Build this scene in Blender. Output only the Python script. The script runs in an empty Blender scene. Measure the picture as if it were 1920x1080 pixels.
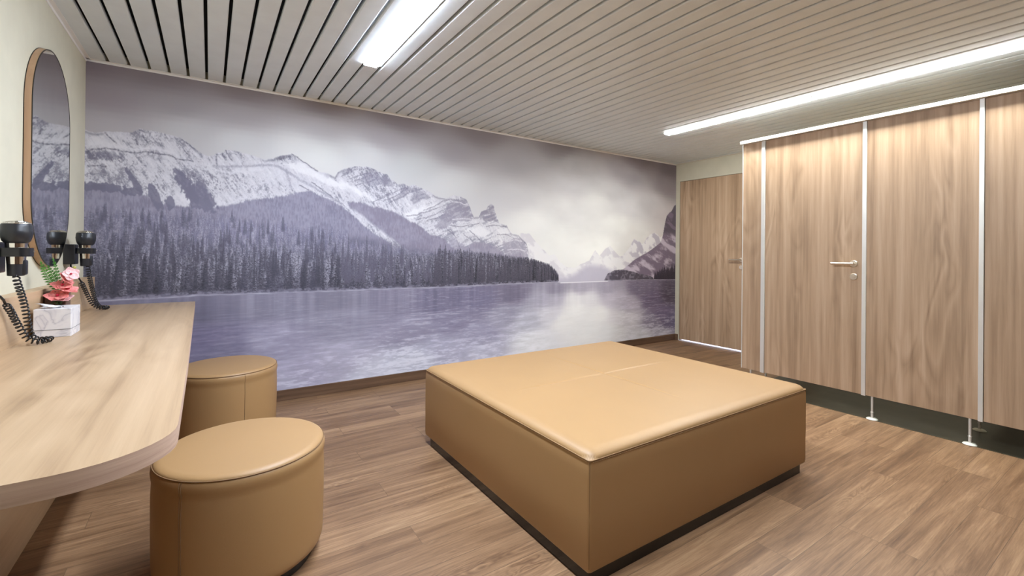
import bpy, bmesh, math, random
import numpy as np
from mathutils import Vector, Matrix

PI = math.pi
SC = bpy.context.scene
COL = SC.collection

# ------------------------------------------------------------------ camera
CAM_F, CAM_YAW, CAM_PITCH, CAM_ROLL, CAM_CY = 853.58, 0.58614, 0.002796, 0.0096106, 469.37
EYE = 1.25
def cam_axes():
    y, p, r = CAM_YAW, CAM_PITCH, CAM_ROLL
    F = np.array([math.sin(y) * math.cos(p), math.cos(y) * math.cos(p), math.sin(p)])
    R = np.array([math.cos(y), -math.sin(y), 0.0]); U = np.cross(R, F)
    return F, math.cos(r) * R + math.sin(r) * U, -math.sin(r) * R + math.cos(r) * U
F_, R_, U_ = cam_axes()
cam = bpy.data.cameras.new('camera'); camo = bpy.data.objects.new('camera', cam); COL.objects.link(camo)
cam.sensor_width = 36.0; cam.lens = CAM_F / 1920 * 36.0
cam.shift_x = 0.0; cam.shift_y = -(540 - CAM_CY) / 1920
cam.clip_start = 0.02; cam.clip_end = 60
M = Matrix.Identity(4)
for i in range(3):
    M[i][0] = R_[i]; M[i][1] = U_[i]; M[i][2] = -F_[i]
M[2][3] = EYE
camo.matrix_world = M
SC.camera = camo

# ------------------------------------------------------------------ world, exposure, lamp strengths
w = bpy.data.worlds.new('world'); SC.world = w; w.use_nodes = True
w.node_tree.nodes['Background'].inputs[0].default_value = (0.9, 0.92, 1, 1)
w.node_tree.nodes['Background'].inputs[1].default_value = 0.05
SC.view_settings.view_transform = 'Standard'; SC.view_settings.look = 'None'
SC.view_settings.exposure = 0.0; SC.view_settings.gamma = 1.0
SC.view_settings.use_curve_mapping = False
SC.cycles.max_bounces = 10; SC.cycles.diffuse_bounces = 7; SC.cycles.glossy_bounces = 5
SC.cycles.sample_clamp_indirect = 6.0
LAMP_LEFT = ((0.84, 0.94, 1.10), 146.0)       # cool tubes over the stools
LAMP_RIGHT = ((0.98, 1.0, 0.99), 108.0)      # warmer tubes over the cubicle doors
CORRIDOR = ((0.62, 0.68, 1.0), 260.0)        # lamp in the corridor behind the far door

# ------------------------------------------------------------------ room measures
WL, WR, WY, WF = -0.713, 5.62, 4.183, -2.35
CEIL = 2.535
PITCH = 0.1136

def wall_point(u, v):
    d = F_ + R_ * (u - 960) / CAM_F + U_ * (CAM_CY - v) / CAM_F
    d = d * WY / d[1]; return d[0], d[2] + EYE
def pixel_u(x, z=1.2):
    d = np.array([x, WY, z - EYE]); return 960 + CAM_F * (d @ R_) / (d @ F_)

# ------------------------------------------------------------------ helpers
def obj(name, bm_or_me, mat=None, parent=None, smooth=False, loc=None, mats=None):
    if isinstance(bm_or_me, bmesh.types.BMesh):
        bmesh.ops.recalc_face_normals(bm_or_me, faces=bm_or_me.faces)
        me = bpy.data.meshes.new(name); bm_or_me.to_mesh(me); bm_or_me.free()
    else:
        me = bm_or_me
    o = bpy.data.objects.new(name, me); COL.objects.link(o)
    for m in (mats or ([mat] if mat else [])): me.materials.append(m)
    if smooth: me.polygons.foreach_set('use_smooth', [True] * len(me.polygons))
    if parent: o.parent = parent
    if loc: o.location = loc
    return o
def thing(name, label, cat, loc=(0, 0, 0), group=None):
    o = bpy.data.objects.new(name, None); COL.objects.link(o); o.location = loc
    o.empty_display_size = 0.1
    return tag(o, label, cat, group)
def tag(o, label, cat, group=None):
    o['label'] = label; o['category'] = cat
    if group: o['group'] = group
    return o
def struct(o, label, cat):
    o['kind'] = 'structure'; return tag(o, label, cat)
def add_box(bm, x0, x1, y0, y1, z0, z1, bev=0.0, seg=2):
    r = bmesh.ops.create_cube(bm, size=1.0)
    vs = r['verts']
    bmesh.ops.scale(bm, vec=(x1 - x0, y1 - y0, z1 - z0), verts=vs)
    bmesh.ops.translate(bm, vec=((x0 + x1) / 2, (y0 + y1) / 2, (z0 + z1) / 2), verts=vs)
    if bev > 0:
        es = list({e for v in vs for e in v.link_edges})
        bmesh.ops.bevel(bm, geom=es, offset=bev, segments=seg, profile=0.5, affect='EDGES')
def box(*a, **k):
    bm = bmesh.new(); add_box(bm, *a, **k); return bm
def add_tube(bm, pts, r, n=10, cap=True, closed=False):
    pts = [Vector(p) for p in pts]; N = len(pts); rings = []; prev = None
    for i, p in enumerate(pts):
        if closed: t = pts[(i + 1) % N] - pts[i - 1]
        else: t = pts[min(i + 1, N - 1)] - pts[max(i - 1, 0)]
        t.normalize()
        if prev is None:
            a = Vector((0, 0, 1)) if abs(t.z) < 0.9 else Vector((1, 0, 0))
            nrm = t.cross(a).normalized()
        else:
            nrm = (prev - t * prev.dot(t)).normalized()
        prev = nrm; b = t.cross(nrm)
        rr = r[i] if isinstance(r, (list, tuple)) else r
        rings.append([bm.verts.new(p + (nrm * math.cos(2 * PI * k / n) + b * math.sin(2 * PI * k / n)) * rr) for k in range(n)])
    M_ = N if closed else N - 1
    for i in range(M_):
        A, B = rings[i], rings[(i + 1) % N]
        for k in range(n): bm.faces.new((A[k], A[(k + 1) % n], B[(k + 1) % n], B[k]))
    if cap and not closed:
        bm.faces.new(rings[0][::-1]); bm.faces.new(rings[-1])
def add_lathe(bm, prof, n=48, c=(0, 0, 0), axis='z'):
    rings = []
    def P(r, h, a):
        x, y = r * math.cos(a), r * math.sin(a)
        v = (x, y, h) if axis == 'z' else ((h, x, y) if axis == 'x' else (x, h, y))
        return Vector(v) + Vector(c)
    for r, h in prof:
        if r < 1e-6: rings.append([bm.verts.new(P(0, h, 0))])
        else: rings.append([bm.verts.new(P(r, h, 2 * PI * k / n)) for k in range(n)])
    for A, B in zip(rings[:-1], rings[1:]):
        for k in range(n):
            k2 = (k + 1) % n
            if len(A) == 1 and len(B) == 1: continue
            if len(A) == 1: bm.faces.new((A[0], B[k], B[k2]))
            elif len(B) == 1: bm.faces.new((A[k], B[0], A[k2]))
            else: bm.faces.new((A[k], A[k2], B[k2], B[k]))
def smooth_by_angle(o, deg=35):
    me = o.data; me.polygons.foreach_set('use_smooth', [True] * len(me.polygons))
    bm = bmesh.new(); bm.from_mesh(me)
    for e in bm.edges:
        if len(e.link_faces) == 2 and e.calc_face_angle(0) > math.radians(deg): e.smooth = False
    bm.to_mesh(me); bm.free(); return o

# ------------------------------------------------------------------ materials
def s2l(c):
    return tuple(((v / 255) / 12.92 if v <= 10 else (((v / 255) + 0.055) / 1.055) ** 2.4) for v in c)
def mat(name, col=(0.8, 0.8, 0.8), rough=0.5, metal=0.0, spec=0.5, emit=None, bump=None, coat=0.0, trans=0.0, vary=None):
    m = bpy.data.materials.new(name); m.use_nodes = True; nt = m.node_tree; b = nt.nodes['Principled BSDF']
    b.inputs['Base Color'].default_value = (*col, 1); b.inputs['Roughness'].default_value = rough
    b.inputs['Metallic'].default_value = metal; b.inputs['Specular IOR Level'].default_value = spec
    b.inputs['Coat Weight'].default_value = coat; b.inputs['Transmission Weight'].default_value = trans
    if emit:
        b.inputs['Emission Color'].default_value = (*emit[0], 1); b.inputs['Emission Strength'].default_value = emit[1]
    tc = nt.nodes.new('ShaderNodeTexCoord')
    nz = nt.nodes.new('ShaderNodeTexNoise'); nz.inputs['Scale'].default_value = (vary[1] if vary else 8.0); nz.inputs['Detail'].default_value = 4
    nt.links.new(tc.outputs['Object'], nz.inputs['Vector'])
    if emit is None:
        k = vary[0] if vary else 0.03
        cr = nt.nodes.new('ShaderNodeValToRGB')
        cr.color_ramp.elements[0].position = 0.3; cr.color_ramp.elements[1].position = 0.7
        cr.color_ramp.elements[0].color = (*[c * (1 - k) for c in col], 1); cr.color_ramp.elements[1].color = (*[min(c * (1 + k), 1) for c in col], 1)
        nt.links.new(nz.outputs['Fac'], cr.inputs[0]); nt.links.new(cr.outputs[0], b.inputs['Base Color'])
    if bump:
        n2 = nt.nodes.new('ShaderNodeTexNoise'); n2.inputs['Scale'].default_value = bump[0]; n2.inputs['Detail'].default_value = 3
        nt.links.new(tc.outputs['Object'], n2.inputs['Vector'])
        bp = nt.nodes.new('ShaderNodeBump'); bp.inputs['Strength'].default_value = bump[1]; bp.inputs['Distance'].default_value = 0.002
        nt.links.new(n2.outputs['Fac'], bp.inputs['Height']); nt.links.new(bp.outputs[0], b.inputs['Normal'])
    return m

def ramp(nt, stops):
    cr = nt.nodes.new('ShaderNodeValToRGB'); e = cr.color_ramp.elements
    while len(e) < len(stops): e.new(0.5)
    for i, (p, c) in enumerate(stops):
        e[i].position = p; e[i].color = (*c, 1)
    return cr
def wood(name, light, mid, dark, axis='z', rough=0.45, scale=1.0, contrast=1.0, spec=0.4, fibre=0.35, seed=0.0):
    """Printed oak decor: long streaks, flame-shaped figure and fine pores along one axis."""
    m = bpy.data.materials.new(name); m.use_nodes = True; nt = m.node_tree; N = nt.nodes; L = nt.links
    b = N['Principled BSDF']; b.inputs['Roughness'].default_value = rough; b.inputs['Specular IOR Level'].default_value = spec
    tc = N.new('ShaderNodeTexCoord'); ad = N.new('ShaderNodeVectorMath'); ad.operation = 'ADD'
    L.new(tc.outputs['Object'], ad.inputs[0])
    oi = N.new('ShaderNodeObjectInfo'); sc = N.new('ShaderNodeVectorMath'); sc.operation = 'SCALE'
    cmb = N.new('ShaderNodeCombineXYZ'); cmb.inputs[0].default_value = 3.1 + seed; cmb.inputs[1].default_value = 5.7 + seed; cmb.inputs[2].default_value = 7.9
    L.new(cmb.outputs[0], sc.inputs[0]); L.new(oi.outputs['Random'], sc.inputs['Scale']); L.new(sc.outputs[0], ad.inputs[1])
    def mp(al, ac):
        n = N.new('ShaderNodeMapping'); s = [ac * scale] * 3
        for c_ in axis: s['xyz'.index(c_)] = al * scale
        n.inputs['Scale'].default_value = s; L.new(ad.outputs[0], n.inputs['Vector']); return n
    # broad tone bands
    n1 = N.new('ShaderNodeTexNoise'); n1.inputs['Scale'].default_value = 1; n1.inputs['Detail'].default_value = 5; n1.inputs['Roughness'].default_value = 0.6
    L.new(mp(0.35, 14).outputs[0], n1.inputs['Vector'])
    # flame figure: distorted rings
    n0 = N.new('ShaderNodeTexNoise'); n0.inputs['Scale'].default_value = 1; n0.inputs['Detail'].default_value = 2; n0.inputs['Distortion'].default_value = 0.6
    L.new(mp(1.1, 5.5).outputs[0], n0.inputs['Vector'])
    mu = N.new('ShaderNodeMath'); mu.operation = 'MULTIPLY'; mu.inputs[1].default_value = 13
    L.new(n0.outputs['Fac'], mu.inputs[0])
    pp = N.new('ShaderNodeMath'); pp.operation = 'PINGPONG'; pp.inputs[1].default_value = 1.0; L.new(mu.outputs[0], pp.inputs[0])
    # fine fibres
    n2 = N.new('ShaderNodeTexNoise'); n2.inputs['Scale'].default_value = 1; n2.inputs['Detail'].default_value = 6; n2.inputs['Roughness'].default_value = 0.7
    L.new(mp(6, 260).outputs[0], n2.inputs['Vector'])
    n3 = N.new('ShaderNodeTexNoise'); n3.inputs['Scale'].default_value = 1; n3.inputs['Detail'].default_value = 3
    L.new(mp(1.6, 42).outputs[0], n3.inputs['Vector'])
    # knot mask lets the figure show only in places
    n4 = N.new('ShaderNodeTexNoise'); n4.inputs['Scale'].default_value = 1; n4.inputs['Detail'].default_value = 1
    L.new(mp(1.0, 4.2).outputs[0], n4.inputs['Vector'])
    mr = N.new('ShaderNodeMapRange'); mr.inputs[1].default_value = 0.48; mr.inputs[2].default_value = 0.66; L.new(n4.outputs['Fac'], mr.inputs[0])
    def math2(op, a, c):
        n = N.new('ShaderNodeMath'); n.operation = op
        for i, v in enumerate((a, c)):
            if hasattr(v, 'links'): L.new(v, n.inputs[i])
            else: n.inputs[i].default_value = v
        return n.outputs[0]
    fig = math2('MULTIPLY', math2('SUBTRACT', pp.outputs[0], 0.5), math2('MULTIPLY', mr.outputs[0], 0.30 * contrast))
    v = math2('ADD', math2('MULTIPLY', math2('SUBTRACT', n1.outputs['Fac'], 0.5), 1.25 * contrast), 0.5)
    v = math2('ADD', v, fig)
    v = math2('ADD', v, math2('MULTIPLY', math2('SUBTRACT', n2.outputs['Fac'], 0.5), fibre))
    v = math2('ADD', v, math2('MULTIPLY', math2('SUBTRACT', n3.outputs['Fac'], 0.5), 0.55 * contrast))
    cr = ramp(nt, [(0.12, dark), (0.48, mid), (0.82, light)])
    L.new(v, cr.inputs[0]); L.new(cr.outputs[0], b.inputs['Base Color'])
    bp = N.new('ShaderNodeBump'); bp.inputs['Strength'].default_value = 0.12; bp.inputs['Distance'].default_value = 0.0008
    L.new(n2.outputs['Fac'], bp.inputs['Height']); L.new(bp.outputs[0], b.inputs['Normal'])
    return m

def plank_floor():
    m = bpy.data.materials.new('vinyl_planks'); m.use_nodes = True; nt = m.node_tree; N = nt.nodes; L = nt.links
    b = N['Principled BSDF']; b.inputs['Specular IOR Level'].default_value = 0.45
    tc = N.new('ShaderNodeTexCoord')
    bk = N.new('ShaderNodeTexBrick'); bk.offset = 0.37; bk.offset_frequency = 3; bk.squash = 1
    bk.inputs['Scale'].default_value = 1; bk.inputs['Brick Width'].default_value = 1.22; bk.inputs['Row Height'].default_value = 0.152
    bk.inputs['Mortar Size'].default_value = 0.0012; bk.inputs['Mortar Smooth'].default_value = 0.2
    bk.inputs['Color1'].default_value = (0, 0, 0, 1); bk.inputs['Color2'].default_value = (1, 1, 1, 1); bk.inputs['Mortar'].default_value = (0.5, 0.5, 0.5, 1)
    L.new(tc.outputs['Object'], bk.inputs['Vector'])
    rnd = N.new('ShaderNodeRGBToBW'); L.new(bk.outputs['Color'], rnd.inputs[0])
    off = N.new('ShaderNodeCombineXYZ')
    ml = N.new('ShaderNodeMath'); ml.operation = 'MULTIPLY'; ml.inputs[1].default_value = 37.0; L.new(rnd.outputs[0], ml.inputs[0]); L.new(ml.outputs[0], off.inputs[0]); L.new(ml.outputs[0], off.inputs[2])
    ad = N.new('ShaderNodeVectorMath'); L.new(tc.outputs['Object'], ad.inputs[0]); L.new(off.outputs[0], ad.inputs[1])
    def noise(sx, sy, det=4, rg=0.6, dist=0.0):
        mp = N.new('ShaderNodeMapping'); mp.inputs['Scale'].default_value = (sx, sy, 1); L.new(ad.outputs[0], mp.inputs['Vector'])
        n = N.new('ShaderNodeTexNoise'); n.inputs['Scale'].default_value = 1; n.inputs['Detail'].default_value = det; n.inputs['Roughness'].default_value = rg; n.inputs['Distortion'].default_value = dist
        L.new(mp.outputs[0], n.inputs['Vector']); return n.outputs['Fac']
    def math2(op, a, c):
        n = N.new('ShaderNodeMath'); n.operation = op
        for i, v in enumerate((a, c)):
            if hasattr(v, 'links'): L.new(v, n.inputs[i])
            else: n.inputs[i].default_value = v
        return n.outputs[0]
    A = noise(1.2, 22, 6, 0.66, 0.8); B = noise(7, 190, 6, 0.75); C = noise(0.9, 4.5, 3, 0.5, 0.8); D = noise(2.2, 9, 2, 0.5, 1.2)
    v = math2('ADD', 0.5, math2('MULTIPLY', math2('SUBTRACT', A, 0.5), 1.15))
    v = math2('ADD', v, math2('MULTIPLY', math2('SUBTRACT', B, 0.5), 0.75))
    v = math2('ADD', v, math2('MULTIPLY', math2('SUBTRACT', C, 0.5), 0.7))
    v = math2('ADD', v, math2('MULTIPLY', math2('SUBTRACT', rnd.outputs[0], 0.5), 0.16))
    ring = math2('PINGPONG', math2('MULTIPLY', D, 22), 1.0)
    mr = N.new('ShaderNodeMapRange'); mr.inputs[1].default_value = 0.55; mr.inputs[2].default_value = 0.68; L.new(C, mr.inputs[0])
    v = math2('SUBTRACT', v, math2('MULTIPLY', mr.outputs[0], math2('MULTIPLY', ring, 0.28)))
    cr = ramp(nt, [(0.08, FLOOR_COL[0]), (0.36, FLOOR_COL[1]), (0.6, FLOOR_COL[2]), (0.9, FLOOR_COL[3])])
    L.new(v, cr.inputs[0])
    mx = N.new('ShaderNodeMix'); mx.data_type = 'RGBA'; mx.inputs['B'].default_value = (0.04, 0.025, 0.015, 1)
    fm = math2('MULTIPLY', bk.outputs['Fac'], 0.55)
    L.new(fm, mx.inputs['Factor']); L.new(cr.outputs[0], mx.inputs['A']); L.new(mx.outputs['Result'], b.inputs['Base Color'])
    rr = N.new('ShaderNodeMapRange'); rr.inputs[3].default_value = 0.34; rr.inputs[4].default_value = 0.52; L.new(B, rr.inputs[0]); L.new(rr.outputs[0], b.inputs['Roughness'])
    bp = N.new('ShaderNodeBump'); bp.inputs['Strength'].default_value = 0.15; bp.inputs['Distance'].default_value = 0.001
    L.new(B, bp.inputs['Height']); L.new(bp.outputs[0], b.inputs['Normal'])
    return m
FLOOR_COL = [(0.09, 0.045, 0.022), (0.18, 0.098, 0.048), (0.285, 0.166, 0.086), (0.43, 0.275, 0.15)]

def marble():
    m = bpy.data.materials.new('marbled_card'); m.use_nodes = True; nt = m.node_tree; N = nt.nodes; L = nt.links
    b = N['Principled BSDF']; b.inputs['Roughness'].default_value = 0.3
    tc = N.new('ShaderNodeTexCoord'); n = N.new('ShaderNodeTexNoise'); n.inputs['Scale'].default_value = 9; n.inputs['Detail'].default_value = 3; n.inputs['Distortion'].default_value = 1.6
    L.new(tc.outputs['Object'], n.inputs['Vector'])
    s = N.new('ShaderNodeMath'); s.operation = 'SUBTRACT'; s.inputs[1].default_value = 0.52; L.new(n.outputs['Fac'], s.inputs[0])
    a = N.new('ShaderNodeMath'); a.operation = 'ABSOLUTE'; L.new(s.outputs[0], a.inputs[0])
    cr = ramp(nt, [(0.0, (0.56, 0.56, 0.60)), (0.03, (0.72, 0.71, 0.74)), (0.10, (0.80, 0.79, 0.80))]); L.new(a.outputs[0], cr.inputs[0]); L.new(cr.outputs[0], b.inputs['Base Color'])
    return m

MT = dict(
    wall=mat('cream_wall_paint', (0.62, 0.59, 0.46), 0.75, bump=(160, 0.08)),
    slat=mat('ceiling_lacquer', (0.78, 0.85, 0.885), 0.42, spec=0.7),
    void=mat('dark_ceiling_void', (0.012, 0.011, 0.010), 0.9),
    trim=mat('white_angle_lacquer', (0.86, 0.85, 0.83), 0.4),
    alu=mat('anodised_aluminium', (0.74, 0.73, 0.68), 0.38, metal=0.35),
    rail=mat('white_rail_lacquer', (0.86, 0.83, 0.76), 0.35),
    steel=mat('brushed_steel', (0.76, 0.68, 0.57), 0.28, metal=1.0),
    chrome=mat('chrome', (0.86, 0.84, 0.80), 0.07, metal=1.0),
    black=mat('black_plastic', (0.012, 0.012, 0.014), 0.3),
    dark=mat('charcoal_plastic', (0.016, 0.017, 0.021), 0.36),
    cord=mat('black_cord_rubber', (0.010, 0.010, 0.012), 0.28),
    plinth=mat('black_plinth_laminate', (0.008, 0.007, 0.007), 0.25),
    leather=mat('tan_leatherette', (0.375, 0.222, 0.094), 0.47, spec=0.55, bump=(420, 0.12), vary=(0.03, 2.0)),
    stitch=mat('pale_stitching', (0.66, 0.47, 0.26), 0.6),
    seam=mat('seam_fold', (0.22, 0.125, 0.055), 0.7),
    seam2=mat('light_seam_fold', (0.30, 0.18, 0.08), 0.6),
    mirror=mat('mirror_glass', (0.80, 0.82, 0.82), 0.015, metal=1.0),
    rim=mat('black_mirror_edging', (0.02, 0.015, 0.01), 0.4),
    lampL=mat('left_diffuser', (1, 1, 1), 0.5, emit=LAMP_LEFT),
    lampR=mat('right_diffuser', (1, 1, 1), 0.5, emit=LAMP_RIGHT),
    corr=mat('corridor_tube', (1, 1, 1), 0.5, emit=CORRIDOR),
    lampframe=mat('lamp_frame_lacquer', (0.8, 0.82, 0.84), 0.35),
    foot=mat('white_foot_cap', (0.80, 0.82, 0.72), 0.35),
    tissue=mat('white_tissue', (0.85, 0.85, 0.87), 0.8),
    card=marble(),
    petal=mat('coral_pink_petal', (0.84, 0.27, 0.25), 0.55, vary=(0.25, 60)),
    petal2=mat('pale_pink_petal', (0.90, 0.52, 0.52), 0.55, vary=(0.25, 60)),
    core=mat('crimson_flower_throat', (0.45, 0.01, 0.05), 0.5),
    fern=mat('fern_green', (0.075, 0.30, 0.04), 0.5, vary=(0.4, 40)),
    leaf=mat('dark_green_leaf', (0.03, 0.07, 0.02), 0.5, vary=(0.3, 30)),
    bud=mat('yellow_green_bud', (0.42, 0.40, 0.08), 0.5),
    pot=mat('brown_pot_glaze', (0.13, 0.075, 0.055), 0.4),
    oak=wood('oak_decor_upright', (0.57, 0.41, 0.275), (0.445, 0.305, 0.19), (0.265, 0.168, 0.10), 'z', 0.42),
    oak_top=wood('oak_decor_worktop', (0.55, 0.395, 0.25), (0.45, 0.31, 0.185), (0.27, 0.17, 0.095), 'y', 0.36, scale=0.8, contrast=0.85),
    oak_edge=wood('oak_decor_edge', (0.58, 0.42, 0.32), (0.46, 0.32, 0.24), (0.30, 0.20, 0.145), 'xy', 0.5, scale=3.4, contrast=0.8),
    oak_splash=wood('oak_decor_splashback', (0.60, 0.43, 0.27), (0.50, 0.345, 0.205), (0.34, 0.22, 0.125), 'y', 0.4, scale=1.0, contrast=0.7),
    mframe=wood('oak_veneer_hoop', (0.56, 0.37, 0.23), (0.47, 0.295, 0.175), (0.34, 0.20, 0.115), 'z', 0.45, scale=2.0, contrast=0.5),
    base=wood('dark_walnut_baseboard', (0.20, 0.12, 0.07), (0.125, 0.07, 0.04), (0.06, 0.033, 0.018), 'x', 0.45),
    floor=plank_floor(),
    white=mat('corridor_white', (0.8, 0.8, 0.8), 0.6),
)

# ---- printed wallpaper: an alpine lake picture computed as a colour field in wall metres ----
def build_mural_picture():
    rng = np.random.default_rng(11)
    X0, X1, Z0, Z1 = WL, WR, 0.088, 2.52
    NX, NZ = 2400, 920
    xs = np.linspace(X0, X1, NX); zs = np.linspace(Z1, Z0, NZ)
    GX, GZ = np.meshgrid(xs, zs)
    GX = GX.astype(np.float32); GZ = GZ.astype(np.float32)
    def m(pts):                      # pixel measurements -> wall metres
        return np.array([wall_point(u, v) for u, v in pts])
    def line(pts):                   # height of a polyline at every column
        q = m(pts); o = np.argsort(q[:, 0]); return np.interp(xs, q[o, 0], q[o, 1]).astype(np.float32)
    def field(samples, pw=1.6):              # smooth field through scattered samples
        q = m([s[:2] for s in samples]); c = np.array([s[2:] for s in samples], float)
        cx = np.linspace(X0, X1, 150); cz = np.linspace(Z1, Z0, 64)
        a, b = np.meshgrid(cx, cz)
        d = ((a[..., None] - q[:, 0]) ** 2 * 0.45 + (b[..., None] - q[:, 1]) ** 2 * 1.6 + 0.0016)
        w = d ** -pw; w /= w.sum(-1, keepdims=True)
        f = w @ c
        fx = (GX[0] - X0) / (X1 - X0) * 149; fz = (Z1 - GZ[:, 0]) / (Z1 - Z0) * 63
        ix = np.clip(fx.astype(int), 0, 148); iz = np.clip(fz.astype(int), 0, 62)
        tx = (fx - ix)[None, :, None]; tz = (fz - iz)[:, None, None]
        tx = tx * tx * (3 - 2 * tx); tz = tz * tz * (3 - 2 * tz)
        r = f[iz][:, ix] * (1 - tx) * (1 - tz) + f[iz][:, ix + 1] * tx * (1 - tz) + f[iz + 1][:, ix] * (1 - tx) * tz + f[iz + 1][:, ix + 1] * tx * tz
        return r.astype(np.float32)
    tabs = [rng.random((256, 256)).astype(np.float32) for _ in range(6)]
    def vn(x, y, k=0):
        t = tabs[k % 6]
        xi = np.floor(x).astype(np.int32); yi = np.floor(y).astype(np.int32)
        fx = x - xi; fy = y - yi
        fx = fx * fx * (3 - 2 * fx); fy = fy * fy * (3 - 2 * fy)
        xi &= 255; yi &= 255; xj = (xi + 1) & 255; yj = (yi + 1) & 255
        return (t[yi, xi] * (1 - fx) + t[yi, xj] * fx) * (1 - fy) + (t[yj, xi] * (1 - fx) + t[yj, xj] * fx) * fy
    def fbm(x, y, o=4, k=0):
        s = 0; a = 1.0; n = 0
        for i in range(o):
            s = s + a * vn(x * 2 ** i + 17.3 * i, y * 2 ** i + 9.1 * i, k + i); n += a; a *= 0.55
        return s / n
    def ss(x, a, b):
        t = np.clip((x - a) / (b - a), 0, 1); return t * t * (3 - 2 * t)
    def mix(img, col, a):
        a = a[..., None] if a.ndim == 2 else a
        return img * (1 - a) + np.asarray(col, np.float32) * a
    # sky
    sky = field([(165,115,135,125,133),(300,140,139,130,136),(450,170,144,135,139),(600,195,151,143,147),(750,222,149,141,146),(900,250,149,142,146),(1050,275,145,139,142),(1200,300,133,124,128),(1262,315,119,109,115),
      (200,180,159,151,158),(330,200,164,159,164),(450,215,176,171,175),(600,240,192,189,193),(720,260,182,178,183),(850,285,171,167,172),(960,300,178,176,180),(1080,310,186,184,186),(1180,330,171,166,171),(1250,350,151,143,148),
      (180,235,180,176,181),(350,240,194,193,196),(450,265,207,207,209),(560,275,223,223,223),(600,290,227,228,227),(680,285,219,220,221),(780,310,206,208,209),(850,340,217,218,219),(960,370,211,211,214),(1000,420,237,238,236),(1050,450,242,243,240),
      (1060,390,223,223,223),(1120,380,230,230,229),(1160,420,239,240,237),(1120,470,244,245,241),(1180,390,215,214,216),(1220,380,205,203,206),(1240,400,207,203,205),(1200,440,231,231,228),(1150,360,205,204,206),(1070,350,207,206,209),(1240,440,215,212,212)])
    img = sky.copy()
    cl = fbm(GX * 1.5 + 3 + GZ, GZ * 2.6 - GX * .5, 4, 1) - 0.5
    img += (cl * 36 * ss(GX, 2.2, 3.6) * ss(GZ, 1.15, 1.4))[..., None]
    img += ((fbm(GX * 0.6, GZ * 1.2, 3, 2) - 0.5) * 7)[..., None]
    def rough(l, amp, f, k=0):
        return l + (fbm(xs[None, :] * f, xs[None, :] * 0 + 3.7 + k, 4, k)[0] - 0.5) * amp
    below = lambda l, soft=0.006: ss(l[None, :] - GZ, -soft * 0.5, soft * 0.5)
    xr = lambda u0, u1, v=480, e=0.02: ss(GX, wall_point(u0, v)[0] - e, wall_point(u0, v)[0] + e) * (1 - ss(GX, wall_point(u1, v)[0] - e, wall_point(u1, v)[0] + e))
    # far hazy peaks above the lake
    far0 = line([(970,436),(981,437),(992,437),(1005,455),(1020,468),(1029,480),(1040,476),(1050,490),(1063,500),(1079,502),(1093,493),(1105,488),(1116,469),(1124,479),(1133,468.5),(1144,460),(1153,472),(1163,482),(1168,479),(1179,466),(1189.6,447),(1205,458),(1212,447),(1218,440),(1228,436),(1237,445),(1244,440),(1270,430)])
    a = below(rough(far0, 0.03, 14)) * xr(975, 1270)
    tex = fbm(GX * 9 + GZ * 7, GZ * 10 - GX * 3, 4, 2)
    fc = mix(np.zeros_like(img) + np.array([236,236,238], np.float32), (186,182,196), ss(tex, 0.46, 0.62) * (0.35 + 0.5 * ss(GX, 4.3, 5.0)))
    base = line([(1030,510),(1063,516),(1079,508),(1093,500),(1105,492),(1125,494),(1150,504),(1165,508),(1180,500),(1215,480)])
    fc = mix(fc, (190,187,203), ss(base[None, :] - GZ, -0.02, 0.08) * 0.9)
    img = img * (1 - a[..., None]) + fc * a[..., None]
    # main snowy ranges (one ridge line from the left corner to the lake gap)
    ridge = line([(161,243),(170,247.5),(183,250),(197,247),(208,247),(230,248),(247,247),(257,244),(264,240.5),(272,245),(287,245),(307,249),(327,256),(338,258),(355,270),(377,287),(392,293),(400,292),(407,287),(417,285),(423,285),(427,281),(440,282.5),(458,287),(480,294),(500,299),(515,296),(530,292),(547,289),(560,298),(575,307.5),(595,322),(613,324),(628,332),(634,322),(646,316),(665,312),(690,313),(703,318),(715,325),(726,327),(733,336),(747,346),(757,344),(766,349),(776,346),(789,352),(806,360),(819,369),(836,372),(850,366.5),(864,368.5),(874,374),(879,383),(885,400),(888.5,407),(898,406),(903,396),(912,392.6),(915,385),(921,382.4),(925,386),(927.4,395),(931,407),(937,418.5),(950,423),(952,427),(959,437),(972,441),(979,448),(987,455.6),(990,468.5),(991,487),(993,530)])
    ridge = rough(ridge, 0.016, 30, 2)
    a = below(ridge, 0.008) * (1 - ss(GX, wall_point(990, 500)[0], wall_point(993, 500)[0]))
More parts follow.
